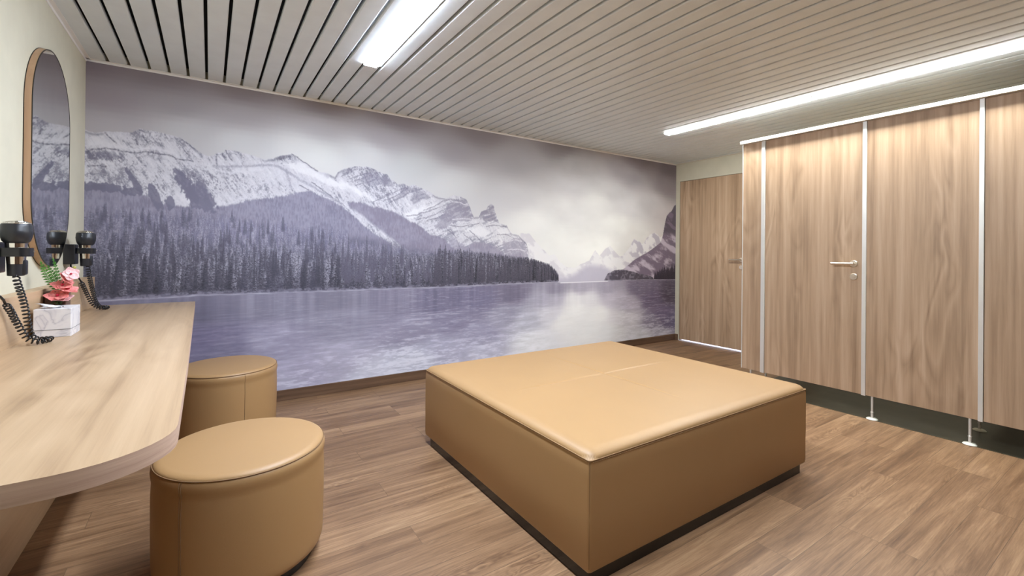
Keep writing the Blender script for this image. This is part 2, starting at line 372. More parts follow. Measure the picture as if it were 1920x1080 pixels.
    dens = field([(165,260,.15),(230,265,.3),(285,262,.55),(330,270,.3),(350,300,.35),(300,300,.06),(200,275,.1),(170,290,.95),(220,295,.95),(250,300,.5),(200,312,.2),(280,292,.6),(330,310,.5),(180,330,.6),(250,330,.55),(300,335,.4),(200,345,.5),(255,345,.5),(290,325,.35),(350,335,.9),(370,345,.9),(385,370,.95),(290,352,.75),(297,365,.8),(320,375,.15),(335,355,.25),(400,380,.15),(400,340,.6),(430,330,.5),(470,340,.5),(430,370,.2),(490,345,.55),(520,335,.3),(500,310,.04),(430,305,.05),(430,292,.6),(450,300,.25),(530,300,.95),(545,293,.7),(560,310,.04),(600,330,.02),(520,320,.15),(545,355,.4),(570,340,.1),(610,360,.45),(600,345,.15),(640,365,.5),(640,345,.08),(660,330,.7),(680,345,.7),(700,335,.75),(725,350,.8),(670,360,.1),(640,335,.3),(690,365,.6),(720,375,.5),(750,360,.5),(775,355,.75),(790,365,.6),(750,385,.3),(780,385,.08),(810,375,.1),(815,395,.2),(830,385,.5),(800,405,.4),(840,390,.85),(860,390,.9),(875,400,.92),(850,410,.8),(830,410,.6),(870,417,.3),(895,412,.2),(915,400,.9),(925,410,.85),(930,420,.5),(900,430,.15),(870,440,.35),(855,450,.5),(890,455,.75),(910,460,.85),(930,470,.9),(940,440,.1),(955,440,.4),(975,455,.9),(970,470,.8),(950,480,.8),(860,470,.8),(840,440,.7),(820,430,.5)])[..., 0]
    # diagonal fall-line grain, bedding on the middle peaks
    g1 = fbm(GX * 22 + GZ * 17, (GZ - GX * 0.5) * 9, 6, 3)
    gs = fbm(GX * 75 + GZ * 50, (GZ - GX * 0.4) * 16, 4, 2)
    g2 = fbm(GX * 48, GZ * 16, 5, 0)
    g3 = fbm(GX * 12 - GZ * 2, (GZ - GX * 0.42) * 52, 5, 1)
    fine0 = fbm(GX * 150, GZ * 120, 2, 5)
    wmid = ss(GX, 1.45, 1.75) * (1 - ss(GX, 2.6, 3.0))
    n = g1 * 0.4 + g2 * 0.28 + gs * 0.32
    n = n * (1 - 0.65 * wmid) + g3 * 0.65 * wmid
    n = 0.5 + (n - 0.5) * 1.0 + (fine0 - 0.5) * 0.30
    lo = 0.525 + (0.5 - dens * 0.85) * 0.40
    rock = ss(n, lo - 0.08, lo + 0.13) * (0.62 + 0.38 * ss(dens, .5, .95))
    fine = fbm(GX * 110, GZ * 90, 3, 4)
    haze = ss(GX, 0.8, 3.2)
    snow = np.stack([214 + 14 * haze + (fine - 0.5) * 26 - 30 * (gs - .3), 213 + 15 * haze + (fine - 0.5) * 26 - 30 * (gs - .3), 220 + 12 * haze + (fine - 0.5) * 26 - 26 * (gs - .3)], -1)
    rk = np.stack([104 + 44 * haze + (fine - 0.5) * 60, 102 + 46 * haze + (fine - 0.5) * 60, 120 + 46 * haze + (fine - 0.5) * 56], -1)
    mt = snow * (1 - rock[..., None] * 0.88) + rk * rock[..., None] * 0.88
    spk = ss(fine, 0.6, 0.74) * ss(dens, 0.25, 0.6)
    mt = mix(mt, (96, 94, 112), spk * 0.55 * (1 - haze))
    edge = ss(ridge[None, :] - GZ, 0.0, 0.012) * (1 - ss(ridge[None, :] - GZ, 0.012, 0.03)) * ss(vn(GX * 9, GX * 0 + 2, 1), .35, .65)
    mt = mix(mt, (128, 126, 140), edge * 0.55)
    img = img * (1 - a[..., None]) + mt * a[..., None]
    # individual rock faces, snowfields and ledges
    wob1 = (fbm(GX * 30, GZ * 30, 4, 1) - 0.5) * 0.05; wob2 = (fbm(GX * 30 + 9, GZ * 30 + 4, 4, 3) - 0.5) * 0.05
    def window(q, pad):
        i0 = int(max((q[:, 0].min() - pad - X0) / (X1 - X0) * (NX - 1), 0)); i1 = int(min((q[:, 0].max() + pad - X0) / (X1 - X0) * (NX - 1) + 2, NX))
        j0 = int(max((Z1 - q[:, 1].max() - pad) / (Z1 - Z0) * (NZ - 1), 0)); j1 = int(min((Z1 - q[:, 1].min() + pad) / (Z1 - Z0) * (NZ - 1) + 2, NZ))
        return slice(j0, j1), slice(i0, i1)
    def seg_dist(x, z, a, b):
        d = b - a; t = np.clip(((x - a[0]) * d[0] + (z - a[1]) * d[1]) / (d @ d + 1e-12), 0, 1)
        return np.hypot(x - a[0] - t * d[0], z - a[1] - t * d[1])
    def patch(pts, col, alpha, tex=0.5, soft=0.02):
        q = m(pts); w_ = window(q, 0.06); x = GX[w_] + wob1[w_]; z = GZ[w_] + wob2[w_]
        ins = np.zeros(x.shape, bool); dist = np.full(x.shape, 9.0)
        for a, b in zip(q, np.roll(q, -1, 0)):
            c = ((a[1] > z) != (b[1] > z)) & (x < (b[0] - a[0]) * (z - a[1]) / (b[1] - a[1] + 1e-12) + a[0]); ins ^= c
            dist = np.minimum(dist, seg_dist(x, z, a, b))
        al = np.where(ins, ss(dist, 0, soft), 0) * alpha * (1 - tex + tex * ss(n[w_], 0.35, 0.6))
        img[w_] = img[w_] * (1 - al[..., None]) + np.array(col, np.float32) * al[..., None]
    def stroke(pts, col, alpha, wd=0.005, brk=0.5):
        q = m(pts); w_ = window(q, 0.04); x = GX[w_] + wob1[w_] * .35; z = GZ[w_] + wob2[w_] * .35; dist = np.full(x.shape, 9.0)
        for a, b in zip(q[:-1], q[1:]): dist = np.minimum(dist, seg_dist(x, z, a, b))
        al = (1 - ss(dist, wd * 0.4, wd * 1.5)) * alpha * (1 - brk + brk * ss(fine0[w_], .35, .55))
        img[w_] = img[w_] * (1 - al[..., None]) + np.array(col, np.float32) * al[..., None]
    WHT = (236, 236, 239)
    for P in ([(755,402),(770,390),(800,384),(825,376),(818,388),(795,400),(775,410),(765,412)], [(632,330),(660,345),(700,365),(716,384),(690,378),(660,360),(632,347)], [(930,425),(950,425),(964,437),(940,442),(925,432)],
              [(525,308),(560,299),(600,323),(640,340),(664,362),(620,352),(580,334),(545,320)], [(400,315),(430,316),(480,311),(520,312),(480,328),(440,330),(400,324)], [(162,253),(190,252),(215,268),(240,272),(300,270),(332,282),(327,292),(280,284),(240,287),(215,280),(190,277),(162,280)],
              [(402,352),(412,372),(420,382),(440,373),(470,364),(505,356),(500,366),(470,372),(430,386),(405,390)], [(322,352),(345,360),(368,380),(362,388),(340,384),(326,370)], [(160,300),(185,300),(225,303),(240,312),(215,312),(185,308),(160,312)], [(862,428),(885,425),(905,420),(925,440),(905,448),(880,440)]):
        patch(P, WHT if P[0][0] > 500 else (222, 221, 228), 0.8, 0.15, 0.03)
    for P, c_, a_ in (([(838,385),(850,374),(864,374),(874,377),(879,385),(884,400),(890,412),(878,417),(860,416),(845,420),(838,430),(826,432),(812,425),(826,410),(832,395)], (154,150,166), .8),
              ([(898,406),(903,396),(913,393),(915,385),(921,382),(926,387),(928,396),(931,407),(936,418),(925,415),(912,417),(900,412)], (148,144,160), .85),
              ([(690,322),(703,319),(715,327),(726,329),(733,338),(745,347),(735,353),(712,345),(700,351),(690,346),(664,340)], (146,143,160), .65),
              ([(757,346),(764,350),(776,347),(789,354),(800,360),(808,366),(806,376),(795,375),(785,380),(775,383),(768,376),(774,363),(768,361),(755,372),(745,380),(736,376),(750,360)], (142,139,156), .6),
              ([(845,442),(860,452),(875,460),(900,455),(930,460),(941,470),(950,478),(948,492),(860,492),(833,470)], (160,156,174), .8),
              ([(941,453),(957,448),(974,444),(985,455),(990,470),(992,489),(950,489),(944,470)], (168,164,180), .8),
              ([(640,322),(652,315),(665,313),(655,322),(648,328),(636,334)], (130,128,144), .7), ([(513,297),(530,292),(547,289),(550,294),(535,300),(520,304)], (112,110,124), .85), ([(423,286),(430,283),(440,287),(442,300),(432,302),(426,295)], (128,126,142), .55),
              ([(160,285),(180,281),(205,284),(232,292),(238,299),(205,299),(160,298)], (122,120,138), .7), ([(262,290),(285,290),(312,296),(330,299),(300,301),(270,298)], (136,134,150), .5),
              ([(333,318),(345,320),(352,345),(372,366),(392,372),(404,388),(380,392),(352,372),(338,350)], (116,114,132), .75), ([(352,318),(372,322),(392,345),(398,368),(384,365),(368,345)], (128,126,143), .55),
              ([(480,352),(492,343),(498,345),(488,357),(476,366)], (124,122,140), .7), ([(508,350),(516,345),(519,350),(511,356)], (124,122,140), .7)):
        patch(P, c_, a_, 0.25, 0.02)
    DK = (104, 102, 118)
    for P in ([(650,324),(665,313)], [(640,331),(655,323),(668,318)], [(655,335),(680,328),(703,319)], [(675,318),(690,315)], [(665,339),(690,331),(712,323)], [(668,348),(690,341),(706,336)],
              [(700,378),(725,368),(745,358),(760,352)], [(718,377),(745,366),(765,352)], [(712,372),(735,360)], [(730,380),(752,370),(768,360)],
              [(795,394),(815,387),(830,377),(845,373),(862,376)], [(763,405),(785,402),(805,396),(825,388)], [(780,412),(800,408),(820,400),(835,392)], [(800,414),(822,408),(836,400)],
              [(842,422),(865,425),(885,421),(898,419)], [(838,430),(850,440)], [(868,438),(890,455)], [(845,430),(856,450),(862,466)], [(880,432),(902,452)], [(912,425),(925,422),(940,424),(951,426)], [(932,440),(948,439),(957,443)],
              [(160,285),(175,280),(195,278),(215,280),(230,285),(260,287),(275,284),(290,287),(315,290),(328,295)], [(196,248),(206,258),(218,268)], [(253,262),(259,271)], [(268,256),(277,268)], [(262,243),(272,250)], [(345,282),(355,292),(360,301)], [(337,259),(350,268),(370,284)], [(330,298),(350,300),(362,303)],
              [(424,283),(430,295),(436,302)], [(407,289),(405,300),(408,310)], [(417,287),(423,300)], [(547,289),(575,307),(596,322)], [(562,347),(578,356)], [(585,342),(605,356),(625,372)], [(165,310),(185,310),(200,312)]):
        stroke(P, DK if P[0][0] < 640 else (126, 123, 140), 0.7, 0.005)
    for P in ([(400,312),(440,312),(465,312),(500,309),(520,312),(540,322),(560,336),(590,352),(612,366),(640,382)], [(536,318),(542,335),(545,350)]): stroke(P, (158, 156, 172), 0.7, 0.010)
    for P in ([(950,453),(965,450),(978,452)], [(952,468),(970,467),(985,470)], [(848,378),(862,380),(874,384)], [(908,405),(918,402)], [(848,412),(870,410),(886,412)]): stroke(P, WHT, 0.7, 0.006)
    for P in ([(242,320),(250,332),(258,345),(263,354)], [(205,335),(212,352)], [(190,312),(193,330)], [(178,322),(179,336)], [(228,318),(230,330)]): stroke(P, (116, 114, 130), 0.65, 0.018, 0.7)
    # wooded shoulders: smooth haze-toned forest
    def shoulder(top, bot, col, c2, u0, u1, k):
        nonlocal img
        t = rough(line(top), 0.03, 60, k); tt = t + (rng.random(NX).astype(np.float32) - 0.4) * 0.012
        al = ss(tt[None, :] - GZ, -0.004, 0.012) * xr(u0, u1, 450, 0.01)
        if bot is not None:
            b = rough(line(bot), 0.03, 20, k + 1); al = al * ss(GZ - b[None, :], -0.02, 0.02)
        f2 = fbm(GX * 130, GZ * 34, 3, k) * 0.6 + fbm(GX * 9, GZ * 16, 3, k) * 0.4
        body = mix(np.zeros_like(img) + np.array(col, np.float32), c2, ss(f2, 0.3, 0.7) * 0.8)
        img = img * (1 - al[..., None]) + body * al[..., None]
    shoulder([(640,372),(655,378),(678,380),(696,387),(711,388.5),(743,399),(766,413),(784,421),(805,438),(831,446),(845,460),(862,474)], [(640,366),(655,388.5),(681,406),(704,424),(725,441),(743,453),(800,500)], (137,132,150), (160,156,174), 652, 866, 1)
    shoulder([(160,343),(178,344),(197,347),(225,353),(255,363),(267,363),(283,368),(293,380),(317,382),(333,386),(367,386),(400,388),(433,383),(467,375),(508,370),(547,364),(567,359),(580,356),(600,366),(623,376),(642,388),(660,401),(680,421),(705,440),(733,455)], None, (130,127,146), (158,155,174), 100, 734, 2)
    shoulder([(862,474),(890,452),(915,456),(935,470),(950,478),(975,474),(992,490)], None, (150,146,164), (172,168,184), 838, 993, 3)
    # darker wooded tongues running up the left snow slope
    for (u, v, rx, rz, sl) in [(350,350,.05,.12,.5),(375,372,.09,.10,.5),(292,372,.035,.09,.3),(318,382,.03,.05,0),(252,340,.02,.09,.5),(168,350,.08,.03,0),(205,352,.10,.03,.15),(245,360,.07,.03,.25)]:
        cx, cz = wall_point(u, v)
        dx = (GX - cx) + (GZ - cz) * sl; dz = GZ - cz
        q = (dx / rx) ** 2 + (dz / rz) ** 2
        al = ss(1.15 - q + (fbm(GX * 60, GZ * 30, 3, 2) - 0.5) * 1.8, 0, 0.35) * 0.85
        img = mix(img, (116, 114, 134), al)
    # right-hand slope, crag, wooded islet
    r1 = line([(1160,512),(1172,502),(1191,486),(1205,478),(1216,472),(1228,463),(1239,454.5),(1243,440),(1247.6,414),(1250,405),(1254,400),(1259,396),(1264,386),(1268,384)])
    al = below(rough(r1, 0.012, 40), 0.01) * xr(1160, 1275)
    g = fbm(GX * 6 + GZ * 12, (GZ - GX * 0.8) * 5, 5, 1)
    body = mix(np.zeros_like(img) + np.array([128,116,134], np.float32), (202,192,208), ss(g, 0.42, 0.66))
    crag = ss(GZ, 1.48, 1.56)
    body = mix(body, (92,86,98), crag * ss(g, 0.3, 0.5) * 0.9)
    img = img * (1 - al[..., None]) + body * al[..., None]
    r2 = line([(1131,528),(1133,524),(1138.5,514),(1149,508),(1158,505.5),(1167,505.5),(1184,509),(1198,512.5),(1223,519),(1228,527)])
    al = below(rough(r2, 0.02, 40)) * xr(1133, 1226, 515, 0.005)
    body = mix(np.zeros_like(img) + np.array([84,80,92], np.float32), (126,120,134), ss(fbm(GX * 30, GZ * 40, 3, 2), 0.45, 0.7))
    img = img * (1 - al[..., None]) + body * al[..., None]
    # ground under the near forest
    shore_pts = [(150,567),(186,565),(277,561),(369,555),(496,551),(534,549.5),(698,543.5),(820,540),(894,536.5),(950,533.5),(1014,531),(1048,529.6)]
    shore = line(shore_pts)
    tline = line([(150,400),(250,405),(330,405),(420,412),(500,425),(560,430),(640,440),(700,446),(750,458),(820,474),(870,478),(930,486),(990,492),(1030,504),(1047,520)])
    al = ss(tline[None, :] - GZ, -0.05, 0.1) * (1 - ss(GX, wall_point(1046, 520)[0] - .01, wall_point(1048, 520)[0]))
    img = mix(img, (98, 95, 112), al * 0.8)
    # conifers, back rows first
    px = (X1 - X0) / (NX - 1); pz = (Z1 - Z0) / (NZ - 1)
    def tree(cx, zb, h, w, dark, snow, sa, alpha):
        i0 = int((cx - w - X0) / px); i1 = int((cx + w - X0) / px) + 2
        j0 = int((Z1 - (zb + h)) / pz); j1 = int((Z1 - zb) / pz) + 1
        i0 = max(i0, 0); i1 = min(i1, NX); j0 = max(j0, 0); j1 = min(j1, NZ)
        if i1 - i0 < 2 or j1 - j0 < 3: return
        X = xs[i0:i1][None, :]; Z = zs[j0:j1][:, None]
        t = (zb + h - Z) / h
        k = rng.uniform(11, 17)
        saw = (t * k + rng.random()) % 1.0
        hw = w * (0.05 + 0.8 * np.clip(t, 0, 1) ** 0.75) * (0.62 + 0.38 * saw) * (0.7 + 0.6 * rng.random(t.shape))
        d = np.abs(X - cx)
        mk = np.clip((hw - d) / px + 0.5, 0, 1) * alpha * (1 - 0.7 * np.clip((t - .86) / .14, 0, 1))
        nb = rng.random(((j1 - j0) // 3 + 2, (i1 - i0) // 3 + 2)).astype(np.float32)
        nz = np.repeat(np.repeat(nb, 3, 0), 3, 1)[int(rng.integers(0, 3)):, int(rng.integers(0, 3)):][:j1 - j0, :i1 - i0] * 0.6 + rng.random((j1 - j0, i1 - i0)).astype(np.float32) * 0.4
        s = np.clip(sa * (0.62 + 0.42 * (1 - saw)) * (-0.25 + 2.3 * nz) * (1.2 - 0.75 * t), 0, 1)
        s = s * (0.65 + 0.35 * np.clip((X - cx) / w * 1.2 + 0.4, 0, 1))
        c = np.asarray(dark, np.float32) * (1 - s[..., None]) + np.asarray(snow, np.float32) * s[..., None]
        r = img[j0:j1, i0:i1]
        img[j0:j1, i0:i1] = r * (1 - mk[..., None]) + c * mk[..., None]
    ftone = field([(165,400,.1),(200,380,.0),(230,400,.45),(300,410,.25),(370,410,.45),(430,420,.85),(450,445,.9),(380,450,.6),(300,450,.3),(200,450,.15),(200,520,-.25),(300,530,-.3),(400,530,-.25),(480,520,.1),(520,480,.5),(560,450,.5),(600,470,.45),(650,470,.35),(700,480,.1),(560,520,.0),(640,525,-.1),(700,520,-.15),(760,500,-.3),(820,510,-.5),(900,510,-.6),(980,510,-.6),(1040,520,-.7)])[..., 0]
    def tone_at(x, z):
        return float(ftone[int(np.clip((Z1 - z) / (Z1 - Z0) * (NZ - 1), 0, NZ - 1)), int(np.clip((x - X0) / (X1 - X0) * (NX - 1), 0, NX - 1))])
    rows = 30
    for r in range(rows):
        f = (r + 0.5) / rows                    # 0 back, 1 at the shore
        n = int(330 - 90 * f)
        for cx in np.sort(rng.uniform(X0, wall_point(1047, 520)[0], n)):
            u = pixel_u(cx)
            zt = np.interp(cx, xs, tline); zb0 = np.interp(cx, xs, shore) + 0.012
            span = max(zt - zb0, 0.04)
            h = (0.075 + 0.145 * f) * rng.uniform(0.55, 1.45)
            if u > 820: h = min(h * 1.25, span * rng.uniform(.75, 1.25))
            zb = zb0 + (span * 0.98) * (1 - f) ** 1.15 * (0.95 if u < 650 else 0.75)
            if u > 700 and zb + h > zt + 0.06: h = max(zt + rng.uniform(-.02, .06) - zb, 0.05)
            right = ss(np.float32(cx), 2.4, 3.4)
            ft = tone_at(cx, zb + h * .5); lum = 112 - 50 * f + 26 * ft * (1 - .4 * f) + rng.uniform(-9, 9)
            dark = (lum * (0.92 - .1 * right), lum * (0.9 - .1 * right), lum * (1.1 - .12 * right))
            sn = 178 + 14 * ft + rng.uniform(-18, 16) - 22 * right
            tree(cx, zb, h, h * rng.uniform(0.11, 0.19), dark, (sn, sn - 2, sn + 13), rng.choice([0.3, 0.6, 0.85, 1.1], p=[.22, .28, .28, .22]) * (1 - 0.45 * right), 0.55 + 0.43 * f)
    for u in np.sort(rng.uniform(640, 1044, 150)):       # dark spires standing above the crown line
        cx = wall_point(u, 500)[0]; zb = np.interp(cx, xs, shore) + 0.03; span = max(np.interp(cx, xs, tline) - zb, .05)
        far = u > 810
        h = span * (rng.uniform(0.8, 1.32) if far else rng.uniform(.35, .6)); zb = zb if far else zb + span * rng.uniform(0, .55)
        tree(cx, zb, h, rng.uniform(.016, .026), (72, 69, 82) if far else (88, 85, 101), (140, 138, 152), 0.45, 0.9)
    for _ in range(190):
        u = rng.uniform(165, 640); cx = wall_point(u, 450)[0]; zb0 = np.interp(cx, xs, shore); span = np.interp(cx, xs, tline) - zb0
        f = rng.random(); zb = zb0 + 0.02 + span * .95 * (1 - f); lum = 100 - 38 * f
        tree(cx, zb, (0.09 + 0.12 * f) * rng.uniform(.8, 1.4), rng.uniform(.012, .024), (lum * .92, lum * .9, lum * 1.08), (170, 168, 184), rng.choice([.25, .5]), 0.75)
    for _ in range(70):
        u = rng.uniform(1231, 1268) if _ > 6 else rng.uniform(1227, 1234)
        cx = wall_point(u, 500)[0]; z = wall_point(u, 524.5)[1]
        tree(cx, z, np.interp(u, [1228, 1236, 1250, 1268], [.10, .14, .2, .28]) * rng.uniform(.6, 1.1), 0.03, (52, 47, 58), (98, 90, 106), 0.5, 0.95)
    # low frosted brush and snow line along the shore
    al = ss(GZ - shore[None, :], 0.0, 0.008) * (1 - ss(GZ - shore[None, :], 0.02, 0.05)) * (1 - ss(GX, wall_point(1046, 520)[0] - .01, wall_point(1048, 520)[0]))
    img = mix(img, (134, 131, 148), al * ss(fbm(GX * 50, GZ * 70, 3, 3), .42, .6) * .8)
    # water
    wl = line(shore_pts + [(1052,529.3),(1128,526.8),(1226.5,524.5),(1270,525)])
    lake = field([(165,580,116,113,132),(380,580,118,115,134),(380,640,128,122,148),(430,650,138,133,156),(500,570,138,135,153),(500,640,163,159,180),(560,700,178,174,196),(530,715,186,184,204),(640,560,134,131,148),(640,600,150,147,165),(640,680,180,177,196),(700,700,205,206,220),(740,560,136,132,151),(760,620,153,149,169),(780,680,198,200,215),
      (820,560,120,116,138),(900,560,126,122,146),(860,600,142,138,160),(900,630,160,158,180),(900,660,190,190,208),(840,660,178,177,197),(960,550,118,113,133),(950,590,160,158,176),(990,600,190,191,204),(1000,640,226,228,233),(1040,560,186,184,198),(1040,545,150,146,163),(1060,600,235,236,236),(1100,560,226,226,230),(1100,620,231,233,234),(1150,560,196,192,205),(1150,620,226,228,230),
      (1180,600,214,213,220),(1180,570,190,185,200),(1200,540,126,118,138),(1220,560,118,108,133),(1225,600,150,144,165),(1240,590,128,118,146),(1258,550,92,84,100),(1258,600,118,110,138),(1240,630,190,190,204),(1140,540,165,160,176),(1090,540,172,168,184),(1200,630,218,220,226),(1080,580,238,239,239),(1075,560,232,232,234),(1120,590,236,237,237),(1020,560,176,174,190),(1030,590,214,214,222),(1160,595,222,221,226)], 2.3)
    up = fbm(GX * 22, GZ * 1.2, 4, 2) - 0.5                      # soft upright reflections
    near = ss(wl[None, :] - GZ, 0.5, 0.0)
    lake = lake + (up * 34 * near * (1 - ss(GX, 3.7, 3.9) * .6))[..., None]
    persp = 1 / (0.10 + np.clip(wl[None, :] - GZ, 0, 1))
    rp = fbm(GX * 7 + fbm(GX * 3, GZ * 8, 2, 1) * 2, GZ * (26 + 16 * persp * .5), 4, 0)
    rp2 = fbm(GX * 26, GZ * 150, 3, 4)
    depth = ss(wl[None, :] - GZ, 0.03, 0.35)
    calm = 1 - 0.8 * ss(GX, 3.0, 3.5) * (1 - ss(GX, 4.3, 4.6))
    lake = lake + (((rp - 0.5) * 40 + (rp2 - 0.5) * 16) * (0.25 + 0.75 * depth) * calm)[..., None]
    glint = field([(380,620,.0),(500,690,.05),(560,715,.55),(620,700,.35),(680,695,.6),(760,690,.95),(780,670,.9),(800,640,.35),(850,620,.2),(870,660,.5),(920,650,.5),(920,610,.15),(640,640,.02),(1000,560,.1),(1230,610,.7),(1245,580,.25),(1100,600,0),(1180,580,.2),(700,600,.0)])[..., 0]
    gl = ss(rp * 0.6 + rp2 * 0.4, 0.62 - 0.22 * glint, 0.70 - 0.20 * glint) * np.clip(glint * 1.3, 0, 1)
    lake = mix(lake, (228, 229, 240), gl * 0.62)
    al = ss(wl[None, :] - GZ, -0.002, 0.004)
    img = img * (1 - al[..., None]) + lake * al[..., None]
    sl = np.exp(-((GZ - wl[None, :] - 0.002 - 0.004 * vn(GX * 14, GX * 0, 2)) / 0.0055) ** 2) * (0.45 + 0.5 * vn(GX * 18, GX * 0 + 5, 3))
    img = mix(img, (186, 185, 200), sl)
    hl = np.exp(-((GZ - wl[None, :] + 0.006) / 0.006) ** 2) * xr(1050, 1140, 528, .02)
    img = mix(img, (236, 235, 240), hl)
    return np.clip(img, 0, 255), xs, zs

# ================================================================== THE ROOM
# floor: one slab carrying on under the cubicles and through the door into the corridor
struct(obj('floor', box(WL - 0.1, 7.0, WF - 0.1, WY + 0.1, -0.06, 0.0), MT['floor']), 'brown wood-look plank floor with dark grain', 'floor')
struct(obj('floor_overlay', box(4.19, WR, WF, 2.362, 0.0, 0.002), mat('dark_olive_overlay', (0.05, 0.045, 0.028), 0.35, vary=(0.3, 6))), 'thin dark olive overlay on the floor inside the cubicles', 'floor')  # thin dark sheet over the plank floor, from the panel line inwards
struct(obj('wall_left', box(WL - 0.1, WL, WF - 0.1, WY + 0.1, 0, 2.62), MT['wall']), 'cream painted wall behind the mirror and worktop', 'wall')
struct(obj('wall_back', box(WL, WR, WY, WY + 0.1, 0, 2.62), MT['wall']), 'wall that carries the lake mural', 'wall')
struct(obj('wall_front', box(WL, WR, WF - 0.1, WF, 0, 2.62), MT['base']), 'dark wood-clad wall opposite the lake mural', 'wall')
DY0, DY1, DTOP = 3.13, 4.118, 2.278
bm = bmesh.new()
add_box(bm, WR, WR + 0.12, WF, DY0, 0, 2.62); add_box(bm, WR, WR + 0.12, DY1, WY + 0.1, 0, 2.62); add_box(bm, WR, WR + 0.12, DY0, DY1, DTOP, 2.62)
struct(obj('wall_right', bm, MT['wall']), 'cream wall around the far wooden door', 'wall')

# ceiling: lacquered metal strips with open dark joints
LY = 3.172                                      # where both light rows end
bm = bmesh.new()
def slat(x0, y0, y1):
    g, r, hh = 0.0085, 0.006, 0.022
    a, b = x0 + g, x0 + PITCH - g
    prof = [(a, CEIL + hh), (a, CEIL + r), (a + r * 0.35, CEIL + r * 0.35), (a + r, CEIL), (b - r, CEIL), (b - r * 0.35, CEIL + r * 0.35), (b, CEIL + r), (b, CEIL + hh)]
    V = [[bm.verts.new((x, y, z)) for x, z in prof] for y in (y0, y1)]
    for i in range(len(prof) - 1): bm.faces.new((V[0][i], V[0][i + 1], V[1][i + 1], V[1][i]))
    bm.faces.new(V[0]); bm.faces.new(V[1][::-1]); bm.faces.new((V[0][0], V[1][0], V[1][-1], V[0][-1]))
LK = {14, 42}
for k in range(56):
    x0 = WL + PITCH * k
    if k == 55: continue
    slat(x0, LY + 0.004 if k in LK else WF, WY)
    if k in LK: slat(x0, WF, LY - 2 * 1.437 - 0.004)
nb = len(bm.faces)
add_box(bm, WL + PITCH * 55 + 0.0085, WR, WF, WY, CEIL, CEIL + 0.02)
add_box(bm, WL, WR, WF, WY, CEIL + 0.06, CEIL + 0.08)
bm.faces.ensure_lookup_table()
for f in bm.faces[nb + 6:]: f.material_index = 1
struct(obj('ceiling', bm, mats=[MT['slat'], MT['void']]), 'grey metal strip ceiling with dark joints', 'ceiling')
def angle(name, pts, label):
    bm = bmesh.new()
    for a in pts: add_box(bm, *a)
    return struct(obj(name, bm, MT['trim']), label, 'trim')
angle('trim_1', [(WL, WL + 0.024, WF, WY, CEIL - 0.004, CEIL - 0.001), (WL, WL + 0.003, WF, WY, CEIL - 0.02, CEIL - 0.001)], 'pale ceiling edge angle along the mirror wall')
angle('trim_2', [(WL, WR, WY - 0.024, WY, CEIL - 0.004, CEIL - 0.001), (WL, WR, WY - 0.004, WY, CEIL - 0.016, CEIL - 0.001)], 'pale ceiling edge angle above the lake mural')
angle('trim_3', [(WR - 0.024, WR, WF, WY, CEIL - 0.004, CEIL - 0.001)], 'pale ceiling edge angle above the far door')
struct(obj('baseboard_back', box(-0.62, WR, WY - 0.014, WY, 0, 0.088, bev=0.002), MT['base']), 'dark brown wood baseboard under the lake mural', 'baseboard')
struct(obj('baseboard_right', box(WR - 0.014, WR, DY1 + 0.012, WY - 0.014, 0, 0.088, bev=0.002), MT['base']), 'short dark baseboard between the mural corner and far door', 'baseboard')

# corridor behind the far door: its light shows under the leaf
bm = bmesh.new()
add_box(bm, 6.9, 7.0, 2.6, WY + 0.1, 0, 2.5); add_box(bm, WR + 0.12, 7.0, 2.5, 2.6, 0, 2.5); add_box(bm, WR + 0.12, 7.0, WY + 0.1, WY + 0.2, 0, 2.5); add_box(bm, WR + 0.12, 7.0, 2.5, WY + 0.2, 2.5, 2.56)
struct(obj('wall_corridor', bm, MT['white']), 'white corridor walls behind the far door', 'wall')
t = thing('corridor_lamp', 'strip lamp out of sight in the corridor behind the far door', 'lamp', (WR + 0.35, 3.65, 0))
obj('housing', box(-0.02, 0.02, -0.6, 0.6, 2.42, 2.5), MT['lampframe'], t)
obj('diffuser', box(-0.05, 0.05, -0.6, 0.6, 2.40, 2.42), MT['corr'], t)
struct(obj('trim_4', box(WR + 0.0, WR + 0.12, DY0, DY1, 0.0, 0.006), mat('polished_threshold', (0.85, 0.87, 0.92), 0.3, metal=0.1)), 'shiny metal threshold under the far door', 'threshold')

# lever handle with round rose, plus lock rose; local frame: wall plane x=0, room towards -x, lever towards +y
def lever_set(parent, x, y, z, lock_z, s=1.0):
    h = None
    bm = bmesh.new(); add_lathe(bm, [(0, 0), (0.026, 0), (0.026, -0.005), (0.0235, -0.008), (0, -0.008)], 32, (x, y, z), 'x')
    add_lathe(bm, [(0.010, -0.008), (0.010, -0.042), (0.0, -0.042)], 20, (x, y, z), 'x')
    add_tube(bm, [(x - 0.042, y - 0.010, z), (x - 0.042, y + 0.04, z), (x - 0.042, y + 0.142, z)], 0.0098, 16)
    h = obj('lever_handle', bm, MT['steel'], parent); smooth_by_angle(h)
    bm = bmesh.new(); add_lathe(bm, [(0, 0), (0.026, 0), (0.026, -0.005), (0.0235, -0.008), (0.012, -0.008), (0.011, -0.011), (0, -0.011)], 32, (x, y, lock_z), 'x')
    add_box(bm, x - 0.017, x - 0.010, y - 0.009, y + 0.009, lock_z - 0.0022, lock_z + 0.0022)
    l = obj('lock_rose', bm, MT['steel'], parent); smooth_by_angle(l)
    return h
